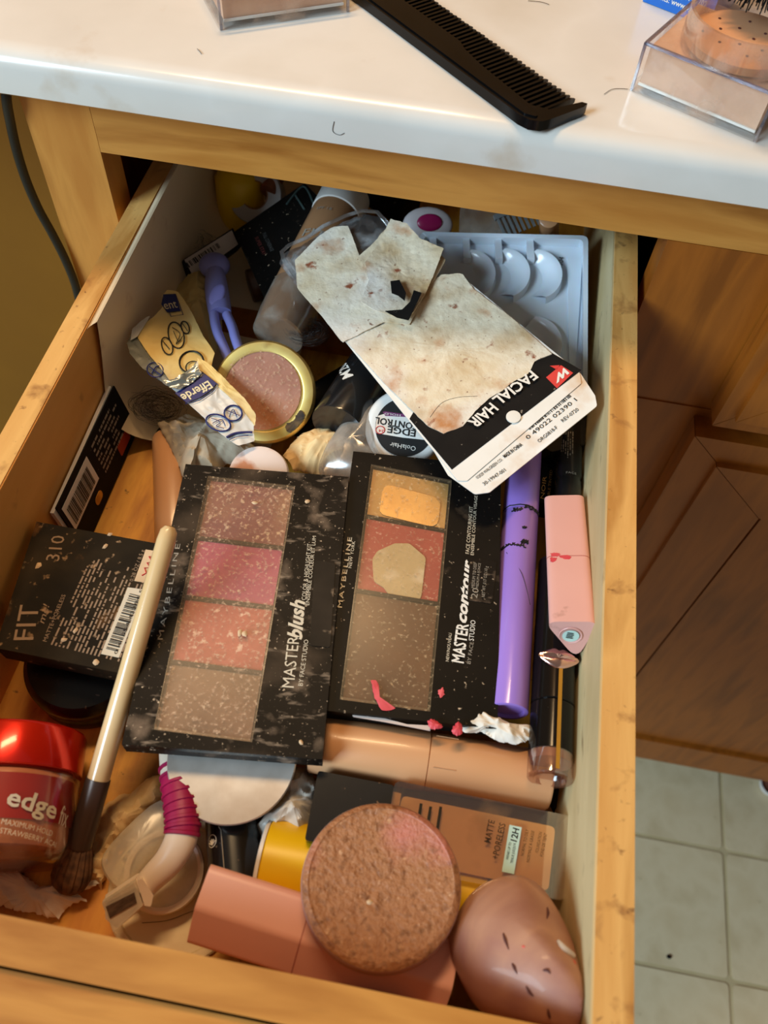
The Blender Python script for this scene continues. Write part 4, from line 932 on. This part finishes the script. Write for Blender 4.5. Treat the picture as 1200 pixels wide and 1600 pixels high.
gp = M('gold print', [c(200,160,90)], rough=.4, metal=.4); ptext(t, pl, 'NOIR', (850,780), (854,745), (844,779), gp); ptext(t, pl, 'SOBLE TINTED', (858,784), (863,735), (854,783), gp)
t, L = seg('gold_tube', 'slim gold tube half hidden beside the black mascara', 'tube', (869,740,-.058), (866,820,-.058)); link('barrel', lathe(cylp(.0042, 0, L, .0004), 28, 'x'), gold, t)
pl = Pl((832,640,-.040), (925,640,-.040), (832,700,-.040)); t = thing('black_flat_box', 'black flat plastic box under the lower right corner of the blister card', 'box', pl.m)
link('box_body', prism(rpoly(pl.poly([(838,640),(918,600),(914,694),(862,706),(836,690)]), .001, 2), -.014, 0, .0007), blackp, t)

# ------------------------------------------------------------------ middle and back of the drawer
def facing(px, py, z, tilt=(0,0,0)):
    n = -ray(px, py).normalized()+V(tilt); return frame(P(px, py, z), CR @ V((1,0,0)), n)
# gold compact
t = thing('gold_compact', 'round worn gold compact with a clear rose window beside the foil packet', 'compact', facing(412,612,-.036, (.05,.05,.1))); R = .0254
link('base', lathe(cylp(R-.0006, -.0125, -.0060, .001), 72), gold, t); link('lid', lathe([(0,-.0058),(R,-.0058),(R+.0002,-.005),(R,-.0012),(R-.0010,0),(R*.80,.0004),(R*.775,.0002),(R*.77,-.0010),(0,-.0010)], 72), gold, t)
o = link('blush', lathe([(0,-.0008),(R*.765,-.0008),(R*.765,-.0002),(0,-.0002)], 56), blush, t); o.location = (-.0012, .0006, 0)
o = link('window', lathe([(0,.0002),(R*.77,.0002),(R*.78,.0006),(R*.60,.0009),(0,.0011)], 56), cleardust, t); o.location = (-.0012, .0006, 0)
o = link('tarnish', sheet(closed([(.012,-.020),(.017,-.017),(.0205,-.0115),(.0175,-.0095),(.015,-.014),(.011,-.0165)], 4), lambda x, y, u: .0007, 5, 50, .0001, .0010, 2), M('black tarnish', [c(40,34,30), c(110,84,50)], 220, 5, .7), t)
# white pad
t = thing('powder_puff', 'stained white round pad between the foil packet and the blush palette', 'puff', frame(P(404,742,-.046), (1,0,0), (.0,-.25,1)))
link('pad', lathe([(0,-.004),(.0128,-.004),(.0142,-.0025),(.0145,0),(.0138,.0022),(.012,.0030),(0,.0036)], 56), whited, t)
# foil packet in two torn halves
def circ(pl, cx, cy, rx, ry, rot=0, n=20):
    r = math.radians(rot); return [(cx+rx*math.cos(a)*math.cos(r)-ry*math.sin(a)*math.sin(r), cy+rx*math.cos(a)*math.sin(r)+ry*math.sin(a)*math.cos(r)) for a in [2*math.pi*k/n for k in range(n)]]
def loop(t, pl, pts, r, m, z, name='icon_ring'):
    q = [pl.uv(*p).to_3d()+V((0,0,z)) for p in pts]; return link(name, tube(q+[q[0]], r, 5, False), m, t)
def drape(z0, seed, amp=.0007):
    f = crump(amp, 80, seed); return lambda x, y, u: z0+f(x, y, u)
pl = Pl((205,560,-.030), (330,575,-.030), (262,462,-.040)); t = thing('foil_packet', 'torn yellowed foil packet, upper half, with navy lettering and round icons', 'packet', pl.m)
def fz(h0, x, y): return h0
link('foil_front', sheet(pl.poly([(254,466),(262,458),(278,460),(290,476),(300,492),(318,530),(336,556),(330,580),(308,590),(284,598),(266,600),(254,582),(236,562),(216,532),(214,520),(240,500),(256,484)]), drape(.0015, 21), 14, 110, .0003, .0002), foily, t)
link('foil_inside', sheet(pl.poly([(214,520),(206,522),(199,540),(204,556),(222,576),(244,592),(262,604),(268,600),(254,582),(236,562)]), drape(.0003, 22, .0012), 10, 90, .0003, .0003), foils, t)
link('foil_edge', sheet(pl.poly([(205,538),(208,520),(226,504),(236,500),(226,516),(216,532)]), drape(.0022, 23), 6, 50, .0003), foilw, t)
zz = .0030
link('name_band', prism(pl.poly([(256,468),(275,467),(283,492),(262,494),(253,482)]), zz-.0006, zz-.0002), navy, t); ptext(t, pl, 'ent', (259,491), (279,488), (255,478), foil_p := M('pale foil print', [c(236,220,180)], rough=.5), z=zz)
loop(t, pl, [(256,467),(275,466),(287,498),(268,501)], .0002, navy, zz-.0004, 'band_outline')
for a in ((276,530,12,21,-14),(262,547,8,14,-20),(290,518,6,10,-20)): loop(t, pl, circ(pl, *a), .00034, inkm, zz-.0005)
for p in (((270,518),(282,528),(276,544),(284,536)),((272,524),(280,540),(286,532)),((256,540),(266,552)),((286,512),(294,524))): stroke(t, pl, p, .0002, inkm, zz-.0004, 'icon_mark')
loop(t, pl, circ(pl, 300,572,19,17,-10), .00045, inkm, zz-.0005); loop(t, pl, circ(pl, 302,580,11,9,-10), .0003, inkm, zz-.0005)
loop(t, pl, circ(pl, 243,582,13,11,20), .0003, navy, .0016); stroke(t, pl, ((234,577),(246,586),(252,590)), .0003, navy, .0017, 'icon_mark'); stroke(t, pl, ((238,588),(244,578),(250,576)), .0003, navy, .0017, 'icon_mark')
pl2 = Pl((275,612,-.027), (345,590,-.028), (372,695,-.036)); t = thing('foil_packet', 'torn pale foil packet, lower half, with an upside-down navy name band', 'packet', pl2.m); pl = pl2
link('foil_front', sheet(pl.poly([(262,602),(276,606),(300,582),(310,562),(326,572),(348,592),(380,624),(398,650),(396,672),(398,690),(372,698),(346,680),(308,644)]), drape(.0005, 24), 14, 120, .0003, .0002), foilw, t)
link('foil_yellow_edge', sheet(pl.poly([(308,561),(324,568),(350,592),(382,624),(400,650),(398,668),(386,648),(356,620),(330,596),(312,580)]), drape(.0009, 24), 8, 80, .0003, .0003), foily, t)
link('torn_foil', sheet(pl.poly([(256,600),(270,600),(290,586),(306,572),(314,590),(298,604),(280,614),(266,610)]), drape(.0018, 26, .0022), 10, 90, .0003, .0006), foils, t)
zz = .0024
link('name_band', prism(pl.poly([(274,617),(314,592),(318,586),(338,602),(330,612),(312,624),(292,632)]), zz-.0010, zz-.0006), navy, t)
ptext(t, pl, 'Efferde', (325,598), (281,621), (333,609), foil_p, z=zz-.0004, bold=.02)
loop(t, pl, [(316,584),(341,604),(332,615),(312,628),(290,634)], .0002, navy, zz-.0008, 'band_outline')
loop(t, pl, circ(pl, 341,663,20,12,20), .0004, navy, zz-.0008); loop(t, pl, circ(pl, 364,648,14,12,0), .0004, navy, zz-.0008)
for p in (((330,656),(344,662),(338,668),(350,672)),((332,664),(346,658),(352,668)),((354,644),(374,652)),((358,654),(364,642),(370,654))): stroke(t, pl, p, .0002, navy, zz-.0007, 'icon_mark')
stroke(t, pl, ((354,686),(366,680),(382,678),(394,678)), .0006, navy, zz-.0006, 'arc_print'); stroke(t, pl, ((358,690),(370,685),(388,683)), .0002, navy, zz-.0006, 'arc_print')
# hair ball, tissue, tan tube
def fuzz(name, label, c0, r, n, seed, flat=.4):
    Rn = random.Random(seed); bm = bmesh.new()
    for k in range(n):
        a = Rn.uniform(0, 6.28); rr = r*Rn.uniform(.2, 1); s = Rn.uniform(2, 5); h = Rn.uniform(-.5, .9)*r*flat
        ps = [V(((rr+Rn.uniform(-.12,.12)*r)*math.cos(a+s*j/9), .7*(rr+Rn.uniform(-.12,.12)*r)*math.sin(a+s*j/9), max(h+Rn.uniform(-.1,.1)*r, -r*flat*.5))) for j in range(10)]
        b = tube(smoothpath(ps, 3), .00006, 3, False); me = bpy.data.meshes.new('x'); b.to_mesh(me); b.free(); bm.from_mesh(me); bpy.data.meshes.remove(me)
    o = link(name, bm, hairm); o.location = c0; o['kind'] = 'stuff'; return tag(o, label, 'hair')
fuzz('hair_ball', 'tangled ball of dark hair on the liner left of the foil packet', P(248,638,-.060), .0145, 90, 3)
fuzz('hair_ball', 'dark loose hair tangle at the back left of the drawer', P(300,385,-.062), .018, 60, 4)
fuzz('hair_ball', 'black hair clump between the gold compact and the torn card', P(480,520,-.040), .012, 110, 6)
scrap('crumpled_tissue', 'crumpled dirty white tissue below the hair ball, left of the white pad', 'tissue', [(248,668),(296,654),(340,660),(396,694),(410,722),(352,728),(336,752),(306,740),(292,764),(276,720)], M('dirty tissue', [c(150,134,112), c(206,190,164), c(170,152,124)], 26, 6, .85, bump=.4, bscale=110), -.058, .0046, 70, 31, .012)
scrap('crumpled_tissue', 'crumpled tan plastic below the gold compact, right of the white pad', 'tissue', [(442,716),(470,684),(520,668),(548,676),(556,722),(546,752),(500,748),(460,738)], tissueb, -.056, .0044, 60, 33, .010)
scrap('crumpled_tissue', 'yellowish crumpled tissue behind the foil packet', 'tissue', [(262,470),(280,444),(310,424),(336,444),(346,480),(348,520),(336,560),(300,540)], M('yellow tissue', [c(190,166,104), c(214,190,130)], 20, 5, .8, bump=.3), -.058, .0030, 60, 35, .010)
t, L = seg('nude_tube', 'pale nude tube half hidden under the blush palette on the drawer floor', 'tube', (268,686,-.0660), (276,870,-.0660)); R = .0098
link('barrel', lathe(cylp(R, 0, L, .001), 40, 'x'), nude, t); link('neck', lathe(cylp(R*.8, -.004, .0, .0008), 32, 'x'), blackm, t)
# lavender handle
o0 = P(335,415,-.046); t = thing('lavender_razor', 'lavender plastic handle with a round end and a slot, behind the gold compact', 'razor', Matrix.Translation(o0))
q = [P(336,418,-.045)-o0, P(338,450,-.043)-o0, P(344,490,-.040)-o0, P(356,530,-.037)-o0, P(372,570,-.036)-o0]
link('round_end', lathe([(.0088*math.sin(a), -.0088*.7*math.cos(a)) for a in [math.pi*k/14 for k in range(15)]], 40), lavm, t)
def offs(s): return [p+V((s, 0, 0)) for p in q]
link('grip', tube(smoothpath([q[0], q[1], q[2]], 6), [.0040,.0046,.0052,.0056,.0060,.0062,.0064,.0065,.0065,.0064,.0063,.0062,.0060], 16, True, .7), lavm, t)
for s in (-1, 1): link('handle_arm', tube(smoothpath([q[2]+V((s*.0036,0,0)), (q[2]+q[3])/2+V((s*.0046,0,0)), q[3]+V((s*.0044,0,0)), q[4]+V((s*.0038,0,0))], 6), .0026, 10), lavm, t)
link('thumb_pad', pillow([(.0040*math.cos(a), .0085*math.sin(a)) for a in [k*.4 for k in range(16)]], .0012, .0006, 5, 36), M('lavender pad', [c(140,140,216), c(150,150,224)], 30, 3, .4), t).location = (q[1]+q[2])/2+V((0,0,.0042))
# black tube M20, tan tube
t, L = seg('black_foundation_tube', 'glossy black tube lettered M20 under the left edge of the torn card', 'tube', (650,470,-.0460), (528,668,-.0420)); R = .0140
bl = M('glossy black tube', [c(16,17,18), c(26,27,29)], 30, 4, .2, coat=.4, over=[(c(110,120,130), 70, .66, .86)])
link('cap', lathe([(0,L*.45),(R,L*.45),(R*1.02,L*.46),(R*1.02,L-.001),(R,L),(0,L)], 56, 'x'), bl, t); link('barrel', lathe([(0,0),(R*.9,0),(R*.97,L*.2),(R*.97,L*.45),(0,L*.45)], 56, 'x'), foundt, t)
inv = t.matrix_world.inverted(); wf = wrapx(R*1.02, .0002)
def tt(s, a, b, hp, m, z, **k):
    p = [inv @ P(x, y, z) for x, y in (a, b, hp)]; q = [V((v.x, v.y)) for v in p]; d = q[1]-q[0]; h = abs((q[2]-q[0]).dot(V((-d.y, d.x)).normalized()))
    return lettering(t, s, q[0].x, q[0].y, d.x, d.y, d.length, h, m, warp=wf, **k)
tt('M20', (552,592), (536,555), (566,581), white, -.031, bold=.01)
t, L = seg('tan_foundation_tube', 'clear tube of tan foundation with a white collar at the back of the drawer', 'tube', (532,324,-.034), (436,520,-.041)); R = .0150
link('collar', lathe([(0,-.010),(R*.95,-.010),(R*1.0,-.009),(R*1.0,L*.08),(R*.97,L*.085),(0,L*.085)], 48, 'x'), whitep, t)
link('barrel', lathe([(0,L*.086),(R*.96,L*.086),(R*.98,L*.5),(R*.97,L*.85),(R*.9,L),(0,L)], 48, 'x'), foundt, t)
wf = wrapx(R*.98, .0003); lettering(t, 'FIT', L*.42, -R*.55, 0, 1, R*.9, .0060, greyp, warp=wf); lettering(t, 'ME', L*.62, -R*.5, 0, 1, R*.8, .006, greyp, warp=wf); lettering(t, 'SPF 18', L*.20, -R*.5, 0, 1, R*.6, .0020, greyp, warp=wf)
link('tip_sleeve', lathe([(R*.985,L*.70),(R*1.0,L*.71),(R*.99,L*.90),(R*.92,L*1.02),(0,L*1.03)], 48, 'x'), smoke, t)
# edge jar and its cloudy dome
tf = facing(632,668,-.034, (-.05,-.05,.25)); t = thing('edge_gel_tub', 'white tub with a black and white EDGE CONTROL label beside the torn card', 'jar', tf); R = .0190
link('tub', lathe([(0,-.018),(R*.92,-.018),(R*.95,-.010),(R*.95,-.008),(0,-.008)], 56), whitep, t)
link('lid', lathe([(R*.96,-.0085),(R,-.008),(R*1.01,-.005),(R*.985,-.002),(R*.93,-.0004),(R*.85,.0002),(R*.74,.0),(0,.0)], 64), whitep, t)
RL = R*.74; link('label', lathe([(0,.0002),(RL,.0002),(RL,.0004),(0,.0004)], 56), inkm, t)
class PlM(Pl):
    def __init__(s, m): s.m = m; s.i = m.inverted(); s.n = m.to_3x3() @ V((0,0,1)); s.o = m.translation
pm = PlM(tf)
def chordpoly(pts):                          # keep a printed band inside the round label
    out = []
    for p in pts: q = pm.uv(*p); out.append(q if q.length < RL*.99 else q.normalized()*RL*.99)
    return out
band = [(582,646),(600,647),(620,650),(640,652),(664,654),(684,660),(684,672),(668,688),(650,686),(630,684),(600,679),(586,677),(582,666),(581,656)]
link('label_band', prism(chordpoly(band), .0004, .0006), cardw, t)
ptext(t, pm, 'CONTROL', (655,663), (587,652), (653,673), inkm, z=.0008, bold=.02); ptext(t, pm, 'EDGE', (650,673), (606,666), (648,683), inkm, z=.0008, bold=.02)
loop(t, pm, circ(pm, 594,672,7,6), .0002, redink, .0008, 'hold_ring'); ptext(t, pm, '24', (600,672), (592,671), (599,676), redink, z=.0008)
link('hold_pill', prism(chordpoly([(598,644),(602,643),(622,646),(640,648),(638,652),(602,650)]), .0006, .0008), M('plum print', [c(120,50,100)], rough=.5), t); ptext(t, pm, 'HOLD', (626,648), (601,645), (625,651), white, z=.0009)
ptext(t, pm, 'OolaHair', (650,698), (610,691), (648,705), white, z=.0006)
pl = Pl((530,740,-.048), (600,720,-.042), (560,650,-.042)); t = thing('plastic_dome', 'cloudy grey clear plastic cover beside the white EDGE CONTROL tub', 'cover', pl.m)
bm = pillow(closed(pl.poly([(502,745),(506,712),(524,682),(546,654),(574,636),(600,634),(596,668),(590,700),(598,730),(560,752)]), 5), .010, .003, 10, 70, crump(.0006, 120, 4), power=.45); link('shell', bm, smoke, t)
# dark boxes at the back
pl = Pl((372,350,-.044), (440,300,-.036), (440,470,-.044)); t = thing('black_carton', 'worn black carton with faint red lettering at the back of the drawer', 'box', pl.m)
link('carton', prism(pl.poly([(366,362),(476,286),(520,330),(446,478),(424,490)]), -.020, 0, .0006), dusty2, t)
lettering(t, 'SUPER STAY', *pl.uv(398,372), *(pl.uv(430,440)-pl.uv(398,372)), .016, .0022, M('faded red print', [c(96,40,34)], rough=.6), .0003); lettering(t, 'FULL COVERAGE', *pl.uv(410,366), *(pl.uv(440,430)-pl.uv(410,366)), .016, .0022, M('dim grey print', [c(70,70,68)], rough=.6), .0003)
stroke(t, pl, ((448,320),(474,292),(490,318)), .0006, M('dim teal print', [c(56,72,70)], rough=.6), .0004, 'print_stroke'); stroke(t, pl, ((462,306),(476,328)), .0006, MATS['dim teal print'], .0004, 'print_stroke')
pl = Pl((290,408,-.050), (366,356,-.046), (304,432,-.056)); t = thing('barcode_carton', 'small carton with a white barcode label behind the lavender handle', 'box', pl.m)
q = pl.poly([(286,406),(364,356),(378,384),(302,440)]); link('carton', prism(q, -.012, -.0002, .0005), blackm, t); link('label', prism(pl.poly([(288,406),(362,360),(372,382),(302,432)]), -.0001, .0002), M('dingy label', [c(180,168,160), c(196,184,176)], 40, 4, .6), t)
A, B = pl.uv(293,420), pl.uv(358,378); d = B-A; link('barcode', bars(A.x, A.y, d.x, d.y, d.length*.8, .0032, 14, 22, .0003), inkm, t)
# far things in the shade
t, L = seg('yellow_bottle', 'yellow bottle standing in the dark back left of the drawer', 'bottle', V((-.1020,.095,ZF)), V((-.1020,.100,-.034)), (0,1,0)); link('body', lathe([(0,0),(.0140,0),(.0150,.002),(.0150,L*.8),(.011,L*.92),(.006,L),(0,L)], 40, 'x'), yel, t); link('cap', lathe(cylp(.0065, L, L+.010, .0008), 28, 'x'), whitep, t)
t = thing('tape_roll', 'pale grey tape roll standing at the back of the drawer beside the yellow bottle', 'tape', frame(P(402,306,-.050), (1,.2,.3), (-.3,-.85,.6))); link('roll', lathe([(.0085,-.006),(.0165,-.006),(.0170,-.005),(.0170,.005),(.0165,.006),(.0085,.006),(.0085,-.006)], 56), tape, t); link('core', lathe([(.0078,-.0062),(.0085,-.0062),(.0085,.0062),(.0078,.0062),(.0078,-.0062)], 48), bprint, t)
t, L = seg('copper_tube', 'copper brown lipstick tube by the tape roll in the dark back of the drawer', 'tube', (418,300,-.044), (440,262,-.040)); link('barrel', lathe(cylp(.0052, 0, L, .0006), 28, 'x'), M('copper brown', [c(150,90,60)], rough=.35, metal=.5), t)
t = thing('white_puff_case', 'white oval case with a magenta oval window behind the torn card', 'case', facing(668,352,-.040, (0,0,.2)))
link('case', pillow([(.0150*math.cos(a), .0105*math.sin(a)) for a in [k*.3 for k in range(21)]], .004, .005, 8, 60), M('dim white plastic', [c(200,190,190)], rough=.4), t); o = link('magenta_window', pillow([(.0075*math.cos(a), .0050*math.sin(a)) for a in [k*.3 for k in range(21)]], .0012, .0006, 5, 48), M('magenta window', [c(150,20,80)], rough=.3), t); o.location = (.001, .001, .0038)
t = thing('clear_sleeve', 'clear plastic sleeve with a yellow label behind the white tray', 'package', frame(P(735,345,-.030), (1,.15,0), (0,-.6,.8))); link('sleeve', box(-.006, .026, -.012, .012, -.003, .003, .0008), smoke, t); link('yellow_label', box(.004, .026, -.0115, -.0080, .0031, .0033), M('yellow label', [c(216,200,40)], rough=.5), t)
t = thing('grey_comb', 'small grey plastic comb behind the white tray', 'comb', frame(P(815,345,-.026), (1,.6,.25), (0,-.5,.9))); link('spine', box(-.014, .014, .006, .009, -.001, .001, .0004), M('grey plastic', [c(120,124,126)], rough=.4), t)
for k in range(9): link('tooth', box(-.013+k*.003, -.0117+k*.003, -.006, .0061, -.0006, .0006, .0002, 1), MATS['grey plastic'], t)
t, L = seg('tan_back_tube', 'tan tube standing behind the right corner of the white tray', 'tube', (858,372,-.055), (858,340,-.018)); link('barrel', lathe(cylp(.0058, 0, L, .001), 28, 'x'), nude, t)
# dark odds and ends filling the bottom of the pile
for (nm, lab, a, b, r, m) in (('brown_lipstick_tube', 'dark brown tube lying under the black carton', (420,440,-.066), (500,420,-.064), .010, M('dark brown plastic', [c(70,44,28), c(90,58,38)], 20, 3, .4)),
        ('black_pencil', 'thin black pencil standing between the white tray and the right drawer wall', (938,470,-.050), (920,560,-.062), .0022, blackp),
        ('black_back_tube', 'black tube in the dark behind the torn card', (590,300,-.060), (640,330,-.060), .011, blackm),
        ('black_floor_tube', 'black tube lying on the drawer floor under the torn card', (480,640,-.066), (610,560,-.066), .0105, blackm)):
    t, L = seg(nm, lab, 'tube' if 'pencil' not in nm else 'pencil', a, b); link('barrel', lathe(cylp(r, 0, L, min(.001, r*.3)), 32, 'x'), m, t); link('cap', lathe(cylp(r*.98, -.012, -.0002, min(.001, r*.3)), 32, 'x'), m, t)
# hairs in the drawer
for pts, lab in ((((222,1442),(262,1438),(300,1424),(318,1422)), None),):
    hair('hair_strand', [P(x, y, ZF+.0045) for x, y in pts], 'long thin hair lying on the cream lid')
hair('hair_strand', [P(x, y, ZF+.0003) for x, y in ((170,795),(178,790),(190,796),(180,802),(172,798),(168,806))], 'looped hair on the drawer floor beside the leaning card', .00015)
hair('hair_strand', [P(x, y, ZF+.0003) for x, y in ((218,760),(225,785),(240,770))], 'hair on the drawer floor beside the nude tube', .00015)
hair('hair_strand', [P(x, y, .0015) for x, y in ((672,652),(690,630),(715,621),(746,619))], 'dark curved hair on the torn card')
# floor bits
o = link('floor_crumb', pillow([(.0026*math.cos(a), .0020*math.sin(a)) for a in [k*.5 for k in range(13)]], .0016, .0004, 4, 24), blackm); o.location = P(1045,1495,-.660)+V((0,0,.0006)); tag(o, 'small black crumb on the cream floor tile', 'crumb')
c0 = P(1203,1228,-.6585); t = thing('bottle_cap', 'white bottle cap on the floor by the cabinet door, cut by the right edge', 'cap', Matrix.Translation((c0.x, c0.y, -.6599))); link('shell', lathe([(0,.0005),(.0110,.0005),(.0120,.001),(.0130,.008),(.0120,.008),(.0110,.002),(0,.002)], 40), whitep, t); link('liner', lathe([(0,.0021),(.0105,.0021),(.0105,.003),(0,.003)], 32), M('rust liner', [c(120,70,50)], rough=.7), t)
bpy.context.view_layer.update()
